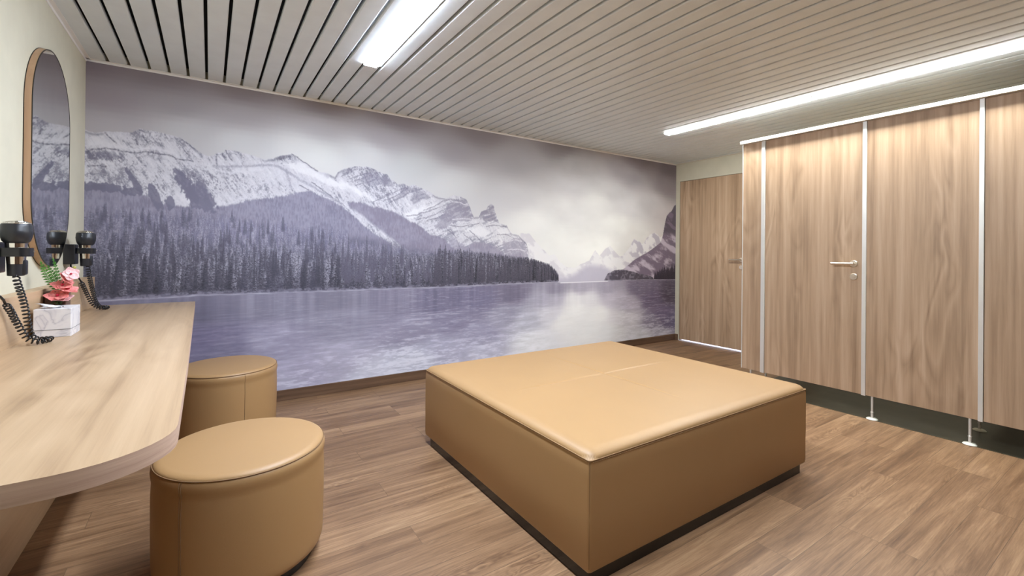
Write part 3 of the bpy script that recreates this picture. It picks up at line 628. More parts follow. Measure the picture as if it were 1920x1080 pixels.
# far door
d = thing('door_1', 'far wooden door with steel lever, beside the lake mural', 'door', (WR + 0.004, 3.2, 0)); d['kind'] = 'structure'
ox, oy = WR + 0.004, 3.2
obj('leaf', box(0, 0.04, DY0 + 0.006 - oy, DY1 - 0.006 - oy, 0.024, DTOP - 0.004, bev=0.0015), MT['oak'], d)
lever_set(d, 0, 3.205 - oy, 1.174, 1.078)
bm = bmesh.new()
add_box(bm, 0.0, 0.06, DY1 - 0.006 - oy, DY1 - oy - 0.0005, 0.006, DTOP - 0.001); add_box(bm, 0.0, 0.06, DY0 + 0.0005 - oy, DY0 + 0.006 - oy, 0.006, DTOP - 0.001)
obj('jamb', bm, mat('grey_door_seal', (0.22, 0.18, 0.13), 0.6), d)

# ------------------------------------------------------------------ mural
PIC, PX, PZ = build_mural_picture()
def build_mural():
    nu, nv = 1500, 640
    u0, u1 = pixel_u(WL + 0.001), pixel_u(WR - 0.001)
    us = np.linspace(u0, u1, nu)
    X = np.array([wall_point(u, 470)[0] for u in us])       # columns closer together where the wall is near
    X[0] = WL; X[-1] = WR - 0.001
    Z = np.linspace(2.531, 0.088, nv)
    gx, gz = np.meshgrid(X, Z)
    co = np.empty((nv * nu, 3), np.float32); co[:, 0] = gx.ravel(); co[:, 1] = WY - 0.0015; co[:, 2] = gz.ravel()
    i = np.arange(nv - 1)[:, None] * nu + np.arange(nu - 1)[None, :]
    q = np.stack([i, i + nu, i + nu + 1, i + 1], -1).reshape(-1, 4).astype(np.int32)
    me = bpy.data.meshes.new('mural')
    me.vertices.add(len(co)); me.vertices.foreach_set('co', co.ravel())
    me.loops.add(q.size); me.loops.foreach_set('vertex_index', q.ravel())
    me.polygons.add(len(q)); me.polygons.foreach_set('loop_start', np.arange(0, q.size, 4, dtype=np.int32))
    me.update(calc_edges=True)
    fx = np.clip((gx - PX[0]) / (PX[-1] - PX[0]) * (len(PX) - 1), 0, len(PX) - 1.001); fz = np.clip((PZ[0] - gz) / (PZ[0] - PZ[-1]) * (len(PZ) - 1), 0, len(PZ) - 1.001)
    a = fx.astype(int); b = fz.astype(int); tx = (fx - a)[..., None]; tz = (fz - b)[..., None]
    c = PIC[b, a] * (1 - tx) * (1 - tz) + PIC[b, a + 1] * tx * (1 - tz) + PIC[b + 1, a] * (1 - tx) * tz + PIC[b + 1, a + 1] * tx * tz
    c = c / 255.0
    lin = np.where(c <= 0.04045, c / 12.92, ((c + 0.055) / 1.055) ** 2.4) * INK
    rgba = np.ones((nv * nu, 4), np.float32); rgba[:, :3] = np.clip(lin.reshape(-1, 3), 0, 0.95)
    at = me.color_attributes.new('ink', 'FLOAT_COLOR', 'POINT'); at.data.foreach_set('color', rgba.ravel())
    m = bpy.data.materials.new('printed_wallpaper'); m.use_nodes = True; nt = m.node_tree; b_ = nt.nodes['Principled BSDF']
    b_.inputs['Roughness'].default_value = 0.6; b_.inputs['Specular IOR Level'].default_value = 0.3
    an = nt.nodes.new('ShaderNodeAttribute'); an.attribute_name = 'ink'; nt.links.new(an.outputs['Color'], b_.inputs['Base Color'])
    o = bpy.data.objects.new('mural', me); COL.objects.link(o); me.materials.append(m)
    tag(o, 'wall-size monochrome mural of snowy mountains, pine forest and lake', 'mural')
INK = 0.98
build_mural()

# ------------------------------------------------------------------ strip lights
def strip_light(k, y0, y1, dm, label, drop=0.013):
    x0 = WL + PITCH * k; cx = x0 + 0.035
    t = thing('ceiling_light', label, 'ceiling light', (cx, (y0 + y1) / 2, CEIL))
    h = (y1 - y0) / 2 - 0.002; W = 0.044
    bm = bmesh.new()
    add_box(bm, 0.060, 0.0755, -h, h, 0.001, 0.04); add_box(bm, -W + 0.001, 0.0755, -h, h, 0.0305, 0.04)
    obj('housing', bm, MT['lampframe'], t)
    bm = bmesh.new()
    prof = []
    for i in range(9):
        a = PI * i / 8; prof.append((-W * (1 - 0.08 * math.sin(a)) * math.cos(a), -drop + 0.006 - 0.006 * math.sin(a)))
    prof = [(-W, 0.02)] + prof + [(W, 0.02)]
    V = [[bm.verts.new((x, y, z)) for x, z in prof] for y in (-h + 0.004, h - 0.004)]
    for i in range(len(prof) - 1): bm.faces.new((V[0][i], V[0][i + 1], V[1][i + 1], V[1][i]))
    bm.faces.new(V[0]); bm.faces.new(V[1][::-1]); bm.faces.new((V[0][0], V[1][0], V[1][-1], V[0][-1]))
    obj('diffuser', bm, dm, t)
    for s in (-1, 1): obj('end_cap', box(-W, W, min(s * h, s * (h - 0.004)), max(s * h, s * (h - 0.004)), -drop - 0.002, 0.03), MT['lampframe'], t)
U = 1.437
strip_light(14, LY - U, LY, MT['lampL'], 'cool white strip light on the ceiling between stools and ottoman, cut by the top edge')
strip_light(14, LY - 2 * U, LY - U, MT['lampL'], 'cool white strip light out of frame, continuing the left row towards the camera')
strip_light(42, LY - U, LY, MT['lampR'], 'white strip light over the cubicle fronts, the unit nearer the far door', 0.010)
strip_light(42, LY - 2 * U, LY - U, MT['lampR'], 'white strip light over the cubicle fronts, the unit at the right picture edge', 0.010)

# ================================================================== CUBICLE ROW
PXF = 4.197                                   # face of the cubicle panels
ZB, ZT = 0.176, 2.28
cub = thing('cubicle_partition', 'row of oak-look cubicle fronts on slim metal feet under a white rail', 'partition', (PXF, 1.4, 0))
oy = 1.4
STR = [(2.385, 2.378), (2.205, 2.172), (1.432, 1.405), (0.792, 0.768), (-0.02, -0.044), (-0.80, -0.824)]   # aluminium profiles (y high, y low)
for i, (a, b) in enumerate(STR):
    bm = box(-0.008 if i else -0.003, 0.034, b - oy, a - oy, ZB - 0.004 if i else ZB, ZT - 0.002, bev=0.0012)
    obj('profile', bm, MT['alu'], cub)
PAN = [(2.378, 2.205, 'panel'), (2.172, 1.432, 'door'), (1.405, 0.792, 'panel'), (0.768, -0.02, 'door'), (-0.044, -0.80, 'panel'), (-0.824, WF + 0.01, 'panel')]
for n, (a, b, kind) in enumerate(PAN):
    g = 0.0025 if kind == 'door' else 0.0005
    o = obj('door' if kind == 'door' else 'panel', box(0, 0.028, b + g, a - g, ZB, ZT - 0.004, bev=0.001), MT['oak'], cub)
    o.location.y = -oy
    if kind == 'door':
        lever_set(o, 0, b + 0.055, 1.181, 1.079)
bm = bmesh.new()
add_box(bm, -0.034, 0.034, WF + 0.01 - oy, 2.392 - oy, ZT, ZT + 0.028, bev=0.002)
obj('top_rail', bm, MT['rail'], cub)
def foot(x, y, name='foot'):
    bm = bmesh.new(); add_lathe(bm, [(0, 0.012), (0.0085, 0.012), (0.0085, 0.05), (0.0105, 0.052), (0.0105, 0.058), (0.0078, 0.060), (0.0078, ZB), (0, ZB)], 20, (x, y, 0))
    f = obj(name, bm, MT['alu'], cub); smooth_by_angle(f)
    bm = bmesh.new(); add_lathe(bm, [(0, 0.0022), (0.036, 0.0022), (0.037, 0.004), (0.030, 0.011), (0.012, 0.014), (0, 0.014)], 28, (x, y, 0))
    c = obj('foot_cap', bm, MT['foot'], f); smooth_by_angle(c)
for y in (2.30, 1.366, 0.831, -0.10, -0.86): foot(0.012, y - oy)
# divider walls between the cubicles, each with its own inner foot
for y in (2.364, 0.86, -0.84):
    obj('divider', box(0.034, WR - PXF - 0.002, y - 0.013 - oy, y + 0.013 - oy, ZB, ZT - 0.004, bev=0.001), MT['oak'], cub)
    foot(0.405, y - oy + (0.0 if y > 0 else 0))

# ================================================================== OTTOMAN
OX0, OX1, OY0, OY1 = 1.182, 2.874, 1.245, 2.790
ot = thing('ottoman', 'large square tan leather ottoman on a black plinth, mid-room', 'ottoman', ((OX0 + OX1) / 2, (OY0 + OY1) / 2, 0))
hx, hy = (OX1 - OX0) / 2, (OY1 - OY0) / 2
obj('plinth', box(-hx + 0.010, hx - 0.050, -hy + 0.010, hy - 0.07, 0, 0.0498, bev=0.001), MT['plinth'], ot)
ZS = 0.472
def round_rect(hx, hy, r, n=8):
    P = []
    for cx, cy, a0 in ((hx - r, hy - r, 0), (-hx + r, hy - r, PI / 2), (-hx + r, -hy + r, PI), (hx - r, -hy + r, 1.5 * PI)):
        for i in range(n + 1):
            a = a0 + PI / 2 * i / n; P.append((cx + r * math.cos(a), cy + r * math.sin(a)))
    return P
def skirt(hx, hy, r, levels, n=8):
    bm = bmesh.new(); rings = []
    for z, ins in levels:
        rings.append([bm.verts.new((x, y, z)) for x, y in round_rect(hx - ins, hy - ins, max(r - ins * 0.3, 0.004), n)])
    for A, B in zip(rings[:-1], rings[1:]):
        for k in range(len(A)): bm.faces.new((A[k], A[(k + 1) % len(A)], B[(k + 1) % len(A)], B[k]))
    bm.faces.new(rings[0][::-1]); bm.faces.new(rings[-1]); return bm
o = obj('side_cover', skirt(hx, hy, 0.014, [(0.050, 0.014), (0.051, 0.007), (0.055, 0.002), (0.062, 0.0), (0.25, -0.002), (0.41, -0.0015), (0.455, -0.0005), (ZS, 0.003)]), MT['leather'], ot); smooth_by_angle(o, 50)
def cushion():
    def axis(h):
        a = [h - d for d in (0, .0015, .004, .008, .014, .021, .029, .038, .048, .06, .075, .1)]
        mid = list(np.linspace(0.06, h - 0.13, 26)); cen = [0.002, 0.004, 0.007, 0.010, 0.014, 0.019, 0.026, 0.036]
        p = sorted(set(np.round(cen + mid + a, 5))); return np.array([-x for x in reversed(p)] + [0.0] + list(p))
    xs, ys = axis(hx + 0.001), axis(hy + 0.001)
    bm = bmesh.new(); V = []
    for y in ys:
        row = []
        for x in xs:
            dx, dy = hx + 0.001 - abs(x), hy + 0.001 - abs(y)
            R = 0.055
            ex = max(0, 1 - dx / R); ey = max(0, 1 - dy / R); e = min(1, (ex ** 2.4 + ey ** 2.4) ** (1 / 2.4))
            z = ZS + 0.030 * math.sqrt(max(0, 1 - e * e))
            z += 0.007 * (1 - (x / hx) ** 2) * (1 - (y / hy) ** 2)
            gx = math.exp(-(y / 0.009) ** 2) * (1 / (1 + math.exp((abs(x) - 0.50) / 0.05)))
            gy = math.exp(-(x / 0.009) ** 2) * (1 / (1 + math.exp((abs(y) - 0.46) / 0.05)))
            z -= 0.0042 * max(gx, gy)
            z -= 0.003 * math.exp(-((x * x + y * y) / 0.09 ** 2))
            # round the plan corners
            rr = 0.014; kx, ky = x, y
            if dx < rr and dy < rr:
                ax, ay = rr - dx, rr - dy; L_ = math.hypot(ax, ay)
                if L_ > 1e-9:
                    s = max(ax, ay) / L_
                    kx = math.copysign(hx + 0.001 - rr + ax * s, x); ky = math.copysign(hy + 0.001 - rr + ay * s, y)
            row.append(bm.verts.new((kx, ky, z)))
        V.append(row)
    for j in range(len(ys) - 1):
        for i in range(len(xs) - 1): bm.faces.new((V[j][i], V[j][i + 1], V[j + 1][i + 1], V[j + 1][i]))
    return bm
o = obj('top_cushion', cushion(), MT['leather'], ot, smooth=True)
def loop_tube(hx, hy, r, z, rad):
    bm = bmesh.new(); add_tube(bm, [(x, y, z) for x, y in round_rect(hx, hy, r, 6)], rad, 6, closed=True); return bm
o = obj('piping', loop_tube(hx + 0.0005, hy + 0.0005, 0.014, ZS + 0.001, 0.0022), MT['seam2'], ot, smooth=True)
for z, off in ((ZS - 0.006, 0.0007),):
    P = round_rect(hx + off, hy + off, 0.014, 2); Q = P + [P[0]]
    for (x0, y0), (x1, y1) in zip(Q[:-1], Q[1:]):      # running stitches under the edge seam, one part per side
        Ls = math.hypot(x1 - x0, y1 - y0); n = int(Ls / 0.011)
        if n < 9: continue
        bm = bmesh.new()
        for i in range(n):
            a, b = (i + 0.15) / n, (i + 0.8) / n
            add_tube(bm, [(x0 + (x1 - x0) * a, y0 + (y1 - y0) * a, z), (x0 + (x1 - x0) * b, y0 + (y1 - y0) * b, z)], 0.0009, 4)
        obj('stitching', bm, MT['stitch'], ot)
for sx in (-1, 1):
    for sy in (-1, 1):
        bm = bmesh.new(); add_tube(bm, [(sx * (hx - 0.0035), sy * (hy - 0.0035), 0.07), (sx * (hx - 0.003), sy * (hy - 0.003), ZS - 0.004)], 0.0016, 6)
        obj('corner_seam', bm, MT['seam'], ot)

# ================================================================== STOOLS
def make_stool(name, label, x, y, seams):
    t = thing(name, label, 'stool', (x, y, 0), 'round tan leather stools along the worktop')
    R = 0.296
    bm = bmesh.new(); add_lathe(bm, [(0, 0), (R - 0.035, 0), (R - 0.033, 0.046), (0, 0.046)], 64); o = obj('base_ring', bm, MT['plinth'], t); smooth_by_angle(o)
    prof = [(0, 0.040), (R - 0.03, 0.040), (R - 0.016, 0.043), (R - 0.006, 0.052), (R - 0.001, 0.068), (R, 0.09), (R + 0.002, 0.2), (R + 0.003, 0.34), (R + 0.001, 0.385), (R + 0.0005, 0.400), (R + 0.0035, 0.415), (R + 0.005, 0.43), (R + 0.003, 0.445), (R - 0.002, 0.4535), (R - 0.006, 0.456)]
    bm = bmesh.new(); add_lathe(bm, prof, 128); o = obj('side_cover', bm, MT['leather'], t); smooth_by_angle(o, 60)
    top = [(R - 0.002, 0.455)]
    for i in range(1, 9):
        a = PI / 2 * i / 8; top.append((R - 0.002 - 0.030 * (1 - math.cos(a)), 0.455 + 0.014 * math.sin(a)))
    for r in (0.24, 0.2, 0.15, 0.1, 0.05, 0): top.append((r, 0.469 + 0.006 * (1 - (r / 0.266) ** 2)))
    bm = bmesh.new(); add_lathe(bm, top, 128); obj('seat_cushion', bm, MT['leather'], t, smooth=True)
    bm = bmesh.new(); add_tube(bm, [((R - 0.0005) * math.cos(2 * PI * i / 96), (R - 0.0005) * math.sin(2 * PI * i / 96), 0.4555) for i in range(96)], 0.0021, 6, closed=True)
    obj('piping', bm, MT['seam'], t, smooth=True)
    for sa, col in seams:
        bm = bmesh.new(); add_tube(bm, [((r + 0.0004) * math.cos(sa), (r + 0.0004) * math.sin(sa), h) for r, h in prof[3:-1]], 0.0016, 5)
        obj('vertical_seam', bm, MT['seam'], t)
    return t
def ang(cx, cy, x, y): return math.atan2(y - cy, x - cx)
S1, S2 = (0.125, 2.132), (0.108, 3.63)
a1 = ang(*S1, -0.073, 1.915)
make_stool('stool', 'round tan leather stool nearest the camera, tucked at the worktop corner', S1[0], S1[1], [(a1 - 0.014, 0), (a1 + 0.014, 0), (a1 + PI, 0)])
a2 = ang(*S2, 0.195, 3.345)
make_stool('stool', 'round tan leather stool nearer the mural, partly behind the worktop', S2[0], S2[1], [(a2, 0), (a2 + PI, 0)])

# ================================================================== WORKTOP
CT, CB = 0.852, 0.812
def W(x, y): return (x - WL, y - 2.6)
outline = [W(WL + 0.001, WY - 0.002), W(WL + 0.001, 1.101), W(-0.30, 1.101)]
outline += [W(x, y) for x, y in [(-0.26, 1.1015), (-0.225, 1.103), (-0.195, 1.108), (-0.165, 1.118), (-0.138, 1.133), (-0.115, 1.150), (-0.095, 1.171), (-0.079, 1.194), (-0.067, 1.218), (-0.059, 1.245), (-0.056, 1.275), (-0.056, 1.32), (-0.060, 1.95), (-0.087, WY - 0.002)]]
bm = bmesh.new()
T = [bm.verts.new((x, y, CT)) for x, y in outline]; B = [bm.verts.new((x, y, CB)) for x, y in outline]
ft = bm.faces.new(T); fb = bm.faces.new(B[::-1])
for i in range(len(T)):
    f = bm.faces.new((T[i], B[i], B[(i + 1) % len(T)], T[(i + 1) % len(T)])); f.material_index = 1
vt = obj('vanity_worktop', bm, mats=[MT['oak_top'], MT['oak_edge']], loc=(WL, 2.6, 0)); smooth_by_angle(vt, 30)
tag(vt, 'pale oak worktop with rounded front corner below the mirror', 'worktop')
sb_ = obj('splashback', box(0.001, 0.059, 1.101 - 2.6, WY - 0.002 - 2.6, CT, 1.05, bev=0.001), MT['oak_splash'], loc=(WL, 2.6, 0))
sp_ = obj('support_panel', box(0.001, 0.085, 1.25 - 2.6, WY - 0.002 - 2.6, 0.0, CB, bev=0.001), MT['oak_splash'], loc=(WL, 2.6, 0))
tag(sb_, 'low oak splashback board along the wall on top of the worktop', 'splashback'); tag(sp_, 'oak panel on the wall beneath the worktop, down to the floor', 'panel')

# ================================================================== MIRROR
MY0, MY1, MZ0, MZ1 = 2.957, 3.632, 1.150, 2.258
mr_ = thing('mirror', 'tall pill-shaped mirror with thin oak hoop frame on the cream wall', 'mirror', (WL, (MY0 + MY1) / 2, MZ0))
def pill(w, h, n=40):
    r = w / 2; P = []
    for i in range(n + 1): a = PI * i / n; P.append((r * math.cos(a), h - r + r * math.sin(a)))
    for i in range(n + 1): a = PI + PI * i / n; P.append((r * math.cos(a), r + r * math.sin(a)))
    return P
mw, mh = MY1 - MY0, MZ1 - MZ0
def pill_hoop(w, h, t, x0, x1):
    bm = bmesh.new(); O = pill(w, h); I = [(y * (w - 2 * t) / w if False else y, z) for y, z in pill(w - 2 * t, h - 2 * t)]; I = [(y, z + t) for y, z in I]
    rs = [[bm.verts.new((x, y, z)) for y, z in S] for S, x in ((O, x0), (O, x1), (I, x1), (I, x0))]
    for a in range(4):
        A, B2 = rs[a], rs[(a + 1) % 4]
        for k in range(len(A)): bm.faces.new((A[k], A[(k + 1) % len(A)], B2[(k + 1) % len(A)], B2[k]))
    return bm
def pill_plate(w, h, t, x0, x1):
    bm = bmesh.new(); P = [(y, z + t) for y, z in pill(w - 2 * t, h - 2 * t)]
    A = [bm.verts.new((x0, y, z)) for y, z in P]; B2 = [bm.verts.new((x1, y, z)) for y, z in P]
    bm.faces.new(A); bm.faces.new(B2[::-1])
    for k in range(len(A)): bm.faces.new((A[k], A[(k + 1) % len(A)], B2[(k + 1) % len(A)], B2[k]))
    return bm
o = obj('frame', pill_hoop(mw, mh, 0.004, 0.003, 0.027), MT['mframe'], mr_); smooth_by_angle(o)
o = obj('back_edging', pill_hoop(mw + 0.004, mh + 0.004, 0.006, 0.0005, 0.003), MT['rim'], mr_, loc=(0, 0, -0.002)); smooth_by_angle(o)
o = obj('front_edging', pill_hoop(mw + 0.001, mh + 0.001, 0.004, 0.027, 0.030), MT['rim'], mr_, loc=(0, 0, -0.0005)); smooth_by_angle(o)
obj('glass', pill_plate(mw, mh, 0.004, 0.012, 0.029), MT['mirror'], mr_)

# ================================================================== WALL HAIR DRYERS
def coil(path, R, turns_per_m, wire, lead=0.0):
    P = [Vector(p) for p in path]
    # smooth the path (Catmull-Rom)
    S = []
    for i in range(len(P) - 1):
        p0, p1, p2, p3 = P[max(i - 1, 0)], P[i], P[i + 1], P[min(i + 2, len(P) - 1)]
        for k in range(24):
            t = k / 24; S.append(0.5 * ((2 * p1) + (p2 - p0) * t + (2 * p0 - 5 * p1 + 4 * p2 - p3) * t * t + (3 * p1 - p0 - 3 * p2 + p3) * t ** 3))
    S.append(P[-1])
    L = [0.0]
    for a, b in zip(S[:-1], S[1:]): L.append(L[-1] + (b - a).length)
    tot = L[-1]; n = int(tot * turns_per_m * 14); out = []; prev = None; j = 0
    for i in range(n + 1):
        s = tot * i / n
        while j < len(L) - 2 and L[j + 1] < s: j += 1
        f = (s - L[j]) / max(L[j + 1] - L[j], 1e-9); p = S[j].lerp(S[j + 1], f); t = (S[j + 1] - S[j]).normalized()
        a = Vector((1, 0, 0)) if prev is None else prev
        nr = (a - t * a.dot(t)).normalized(); prev = nr; b = t.cross(nr)
        r = R * min(1, s / 0.012 + 0.15, (tot - s) / 0.012 + 0.15)
        th = 2 * PI * s * turns_per_m
        out.append(p + nr * math.cos(th) * r + b * math.sin(th) * r)
    bm = bmesh.new(); add_tube(bm, out, wire, 6); return bm
def dryer(y, pathA, tail, label, mlabel):
    ax = WL + 0.091
    # bracket on the wall: thing of its own
    br = thing('dryer_bracket', mlabel, 'bracket', (WL, y, 1.15))
    obj('wall_box', box(0.0, 0.052, -0.047, 0.047, 0.0, 0.118, bev=0.006, seg=3), MT['black'], br)
    bm = bmesh.new()                                     # clamp: flat block with a round bore
    n = 40; zz0, zz1 = 0.063, 0.096; rin = 0.0315
    def sq(a):
        c, s = math.cos(a), math.sin(a); k = 0.0435 / max(abs(c), abs(s)) if max(abs(c), abs(s)) > 0.86 else 0.0505
        return (c * k + 0.091, s * k)
    rs = [[bm.verts.new((*sq(2 * PI * i / n), z)) for i in range(n)] for z in (zz0, zz1)] + [[bm.verts.new((0.091 + rin * math.cos(2 * PI * i / n), rin * math.sin(2 * PI * i / n), z)) for i in range(n)] for z in (zz1, zz0)]
    for a in range(4):
        A, B2 = rs[a], rs[(a + 1) % 4]
        for k in range(n): bm.faces.new((A[k], A[(k + 1) % n], B2[(k + 1) % n], B2[k]))
    o = obj('clamp', bm, MT['black'], br); smooth_by_angle(o)
    bm = bmesh.new(); add_lathe(bm, [(0, 0), (0.0035, 0), (0.0035, 0.002), (0, 0.0025)], 12, (0.1345, 0.02, 0.082), 'x'); obj('screw', bm, MT['steel'], br)
    t = thing('hair_dryer', label, 'hair dryer', (ax, y, 1.15))
    bm = bmesh.new(); add_lathe(bm, [(0, -0.012), (0.022, -0.012), (0.024, -0.010), (0.0255, 0.034), (0.026, 0.034), (0, 0.034)], 40)
    add_box(bm, 0.004, 0.031, -0.014, 0.014, -0.009, 0.050, bev=0.006)
    o = obj('handle_end', bm, MT['dark'], t); smooth_by_angle(o)
    bm = bmesh.new(); add_lathe(bm, [(0.0255, 0.034), (0.0305, 0.105), (0.0315, 0.122)], 48); o = obj('barrel', bm, MT['chrome'], t, smooth=True)
    bm = bmesh.new(); add_lathe(bm, [(0.0315, 0.114), (0.0395, 0.124), (0.0445, 0.142), (0.0462, 0.160), (0.0455, 0.162), (0.0445, 0.180), (0.041, 0.188), (0.030, 0.190), (0.0, 0.187)], 56)
    o = obj('head', bm, MT['dark'], t); smooth_by_angle(o, 25)
    bm = bmesh.new()
    for r, z in ((0.036, 0.194), (0.029, 0.197), (0.022, 0.199), (0.014, 0.2), (0.006, 0.2)):
        add_tube(bm, [(r * math.cos(2 * PI * i / 32), r * math.sin(2 * PI * i / 32), z) for i in range(32)], 0.0014, 5, closed=True)
    for k in range(4):
        a = PI * k / 4; add_tube(bm, [(0.0385 * c_ * math.cos(a), 0.0385 * c_ * math.sin(a), 0.190 + 0.009 * (1 - abs(c_) ** 2)) for c_ in (-1, -.5, 0, .5, 1)], 0.0016, 5)
    add_tube(bm, [(0.0395 * math.cos(2 * PI * i / 40), 0.0395 * math.sin(2 * PI * i / 40), 0.190) for i in range(40)], 0.0022, 6, closed=True)
    obj('intake_grille', bm, MT['chrome'], t, smooth=True)
    loc = lambda q: (q[0] - ax, q[1] - y, q[2] - 1.15)
    obj('coiled_cord', coil([loc(q) for q in pathA], 0.0096, 60, 0.0030), MT['cord'], t, smooth=True)
    bm = bmesh.new(); add_tube(bm, [loc(q) for q in tail], 0.0042, 8); obj('cord_tail', bm, MT['cord'], t, smooth=True)
Y1, Y2 = 2.522, 3.705
dryer(Y1, [(-0.618, 2.50, 1.142), (-0.616, 2.525, 1.10), (-0.614, 2.56, 1.055), (-0.612, 2.59, 1.005), (-0.610, 2.612, 0.95), (-0.607, 2.628, 0.905), (-0.597, 2.640, 0.876), (-0.578, 2.655, 0.866), (-0.560, 2.668, 0.8655), (-0.553, 2.660, 0.8655), (-0.562, 2.632, 0.8655), (-0.585, 2.606, 0.867), (-0.606, 2.590, 0.885), (-0.62, 2.572, 0.925), (-0.628, 2.545, 0.965), (-0.632, 2.508, 1.005), (-0.635, 2.468, 1.035)],
      [(-0.635, 2.468, 1.035), (-0.636, 2.452, 1.052), (-0.640, 2.43, 1.068), (-0.655, 2.40, 1.08), (-0.682, 2.40, 1.11), (-0.685, 2.44, 1.16), (-0.685, 2.49, 1.165)],
      'chrome and black wall hair dryer nearest the camera, cut by the left picture edge', 'black wall bracket holding the nearer hair dryer')
dryer(Y2, [(-0.612, 3.70, 1.142), (-0.610, 3.725, 1.09), (-0.608, 3.77, 1.03), (-0.605, 3.82, 0.97), (-0.60, 3.865, 0.91), (-0.585, 3.90, 0.872), (-0.562, 3.915, 0.8655), (-0.548, 3.90, 0.8655), (-0.556, 3.865, 0.8655), (-0.580, 3.84, 0.872), (-0.606, 3.81, 0.90), (-0.622, 3.78, 0.95), (-0.632, 3.74, 1.0), (-0.64, 3.70, 1.045)],
      [(-0.64, 3.70, 1.045), (-0.648, 3.68, 1.07), (-0.66, 3.66, 1.1), (-0.68, 3.67, 1.135), (-0.685, 3.69, 1.156)],
      'chrome and black wall hair dryer beside the mural, right of the mirror', 'black wall bracket right of the mirror holding the farther dryer')

# ================================================================== TISSUE BOX
tb = thing('tissue_box', 'white marbled tissue box on the worktop in front of the flowers', 'tissue box', (-0.575, 2.875, CT))
bm = box(-0.060, 0.061, -0.085, 0.085, 0, 0.126, bev=0.002)
obj('box_body', bm, MT['card'], tb)
bm = bmesh.new(); add_tube(bm, [(-0.0602, -0.0857, 0.034), (0.0614, -0.0857, 0.034), (0.0618, 0.0857, 0.034)], 0.0008, 4); obj('lid_line', bm, MT['dark'], tb)
bm = bmesh.new(); add_lathe(bm, [(0, 0.1262), (0.032, 0.1262), (0.032, 0.1266), (0, 0.1266)], 32); o = obj('slot', bm, MT['dark'], tb); o.scale = (0.6, 1.4, 1)
random.seed(5); bm = bmesh.new(); G = []
for i in range(9):
    row = []
    for j in range(7):
        s = i / 8 * 2 - 1; h = j / 6
        row.append(bm.verts.new((s * 0.020 * (1 + h * 0.5) - 0.028 * h * h + 0.004 * math.sin(i * 1.9 + j), -0.01 + 0.010 * math.sin(i * 2.1 + h * 3) - 0.055 * h * h, 0.122 + 0.030 * h * (1 - 0.35 * s) - 0.012 * h ** 3)))
    G.append(row)
for i in range(8):
    for j in range(6): bm.faces.new((G[i][j], G[i + 1][j], G[i + 1][j + 1], G[i][j + 1]))
o = obj('tissue', bm, MT['tissue'], tb, smooth=True); md = o.modifiers.new('solid', 'SOLIDIFY'); md.thickness = 0.0006

# ================================================================== POT, FERN AND FLOWERS
fx, fy = -0.612, 3.058
pt = thing('flower_pot', 'slim brown square pot with pink flowers and fern behind the tissue box', 'flower pot', (fx, fy, CT))
bm = bmesh.new(); add_box(bm, -0.038, 0.038, -0.045, 0.045, 0, 0.188, bev=0.004); o = obj('pot', bm, MT['pot'], pt)
def local(q): return Vector((q[0] - fx, q[1] - fy, q[2] - CT))
def frond(base, tip, width, n, bend, side):
    bm = bmesh.new(); A, B2 = local(base), local(tip); pts = []
    for i in range(n + 1):
        t = i / n; p = A.lerp(B2, t) + Vector(bend) * math.sin(PI * t); pts.append(p)
    add_tube(bm, pts, 0.0012, 5)
    sd = Vector(side).normalized()
    for i in range(2, n):
        t = i / n; ln = width * (math.sin(PI * min(1, t * 0.9 + 0.12)) ** 0.7)
        ax = (pts[i + 1] - pts[i - 1]).normalized()
        for s in (-1, 1):
            tipp = pts[i] + sd * s * ln + ax * ln * 0.35 + Vector((0.004, -0.006, -0.004)) * (i % 2)
            wv = ax * 0.0026; mid = pts[i].lerp(tipp, 0.5) + Vector((0.001, 0, 0.002))
            v = [bm.verts.new(q) for q in (pts[i] - wv * .6, mid - wv, tipp, mid + wv, pts[i] + wv * .6)]
            bm.faces.new(v)
    o = obj('fern_frond', bm, MT['fern'], pt); md = o.modifiers.new('solid', 'SOLIDIFY'); md.thickness = 0.0007
frond((-0.612, 3.05, 1.035), (-0.668, 3.03, 1.185), 0.026, 24, (-0.004, 0.0, -0.006), (0.8, -0.55, 0.25))
frond((-0.606, 3.05, 1.035), (-0.626, 3.03, 1.200), 0.017, 22, (0.004, 0, 0), (0.8, -0.55, 0.1))
frond((-0.610, 3.06, 1.035), (-0.648, 3.05, 1.165), 0.022, 20, (0.0, 0.01, 0), (0.8, -0.55, 0.3))
def petal_mesh(bm, c, nrm, up, L, Wd, cup):
    nrm = nrm.normalized(); up = (up - nrm * up.dot(nrm)).normalized(); sd = nrm.cross(up)
    g = []
    for i in range(7):
        t = i / 6; row = []
        w_ = Wd * math.sin(PI * (0.12 + 0.86 * t) ** 0.8) ** 0.75
        for j in range(-3, 4):
            s = j / 3
            row.append(bm.verts.new(c + up * L * t + sd * w_ * s * 0.5 + nrm * (cup * (t * t - 0.2) + 0.10 * L * s * s + 0.02 * L * math.sin(7 * s + 5 * t))))
        g.append(row)
    for i in range(6):
        for j in range(6): bm.faces.new((g[i][j], g[i + 1][j], g[i + 1][j + 1], g[i][j + 1]))
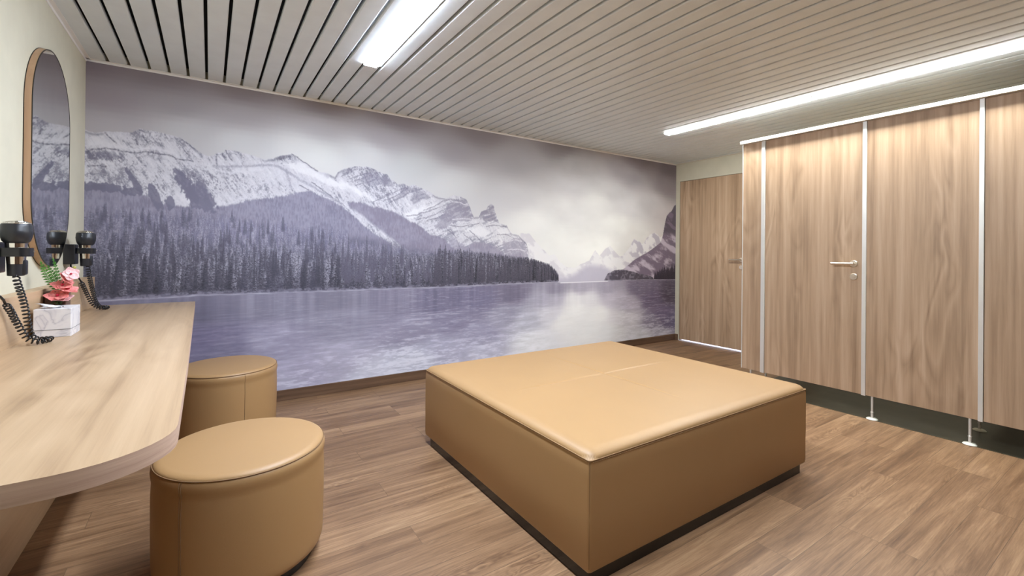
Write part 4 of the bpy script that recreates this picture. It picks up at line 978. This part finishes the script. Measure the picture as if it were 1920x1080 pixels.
def blossom(pos, facing, size, m1, twist=0.0):
    c = local(pos); n = Vector(facing).normalized()
    a = Vector((0, 0, 1)); u = (a - n * a.dot(n)).normalized(); v = n.cross(u)
    bm = bmesh.new()
    for k in range(5):
        th = 2 * PI * k / 5 + twist
        petal_mesh(bm, c + n * 0.001 * (k % 2), n, u * math.cos(th) + v * math.sin(th), size, size * 1.15, size * 0.16)
    o = obj('blossom', bm, m1, pt, smooth=True); md = o.modifiers.new('solid', 'SOLIDIFY'); md.thickness = 0.0008
    bm = bmesh.new(); bmesh.ops.create_icosphere(bm, subdivisions=2, radius=size * 0.14); bmesh.ops.translate(bm, vec=c + n * size * 0.14, verts=bm.verts)
    obj('throat', bm, MT['core'], o, smooth=True)
blossom((-0.556, 3.00, 1.122), (0.45, -0.85, 0.25), 0.034, MT['petal2'], 0.2)
blossom((-0.576, 3.01, 1.100), (0.85, -0.3, 0.55), 0.036, MT['petal'], 0.7)
blossom((-0.587, 3.01, 1.066), (0.1, -0.45, 0.95), 0.045, MT['petal'], 0.1)
blossom((-0.566, 3.00, 1.048), (0.35, -0.35, 0.95), 0.042, MT['petal'], 0.9)
blossom((-0.598, 2.985, 1.018), (0.0, -0.50, 0.9), 0.048, MT['petal'], 0.4)
blossom((-0.588, 3.00, 1.005), (0.1, -0.35, 0.95), 0.046, MT['petal2'], 1.1)
bm = bmesh.new()
add_tube(bm, [local(q) for q in [(-0.600, 3.05, 1.03), (-0.592, 3.02, 1.06), (-0.580, 3.02, 1.10), (-0.562, 3.015, 1.13), (-0.552, 3.02, 1.148)]], 0.0018, 6)
add_tube(bm, [local(q) for q in [(-0.600, 3.03, 1.03), (-0.594, 2.995, 1.00), (-0.590, 2.985, 0.985)]], 0.0018, 6)
obj('stem', bm, MT['leaf'], pt, smooth=True)
bm = bmesh.new(); bmesh.ops.create_icosphere(bm, subdivisions=2, radius=0.007); bmesh.ops.translate(bm, vec=local((-0.547, 3.02, 1.152)), verts=bm.verts)
obj('bud', bm, MT['bud'], pt, smooth=True)
random.seed(9)
bm = bmesh.new()
for k in range(11):
    a = random.uniform(-0.9, 0.9); c = local((-0.596 + random.uniform(-.012, .014), 2.995 + random.uniform(-.01, .01), 0.988 + random.uniform(-.004, .014)))
    d = Vector((math.sin(a) * 0.9, -0.5, random.uniform(-0.5, 0.25))).normalized(); s = d.cross(Vector((0, 0, 1))).normalized(); Lf = random.uniform(0.022, 0.036)
    v = [bm.verts.new(q) for q in (c, c + d * Lf * 0.5 + s * 0.006, c + d * Lf, c + d * Lf * 0.5 - s * 0.006)]; bm.faces.new(v)
o = obj('leaves', bm, MT['leaf'], pt); md = o.modifiers.new('solid', 'SOLIDIFY'); md.thickness = 0.0008
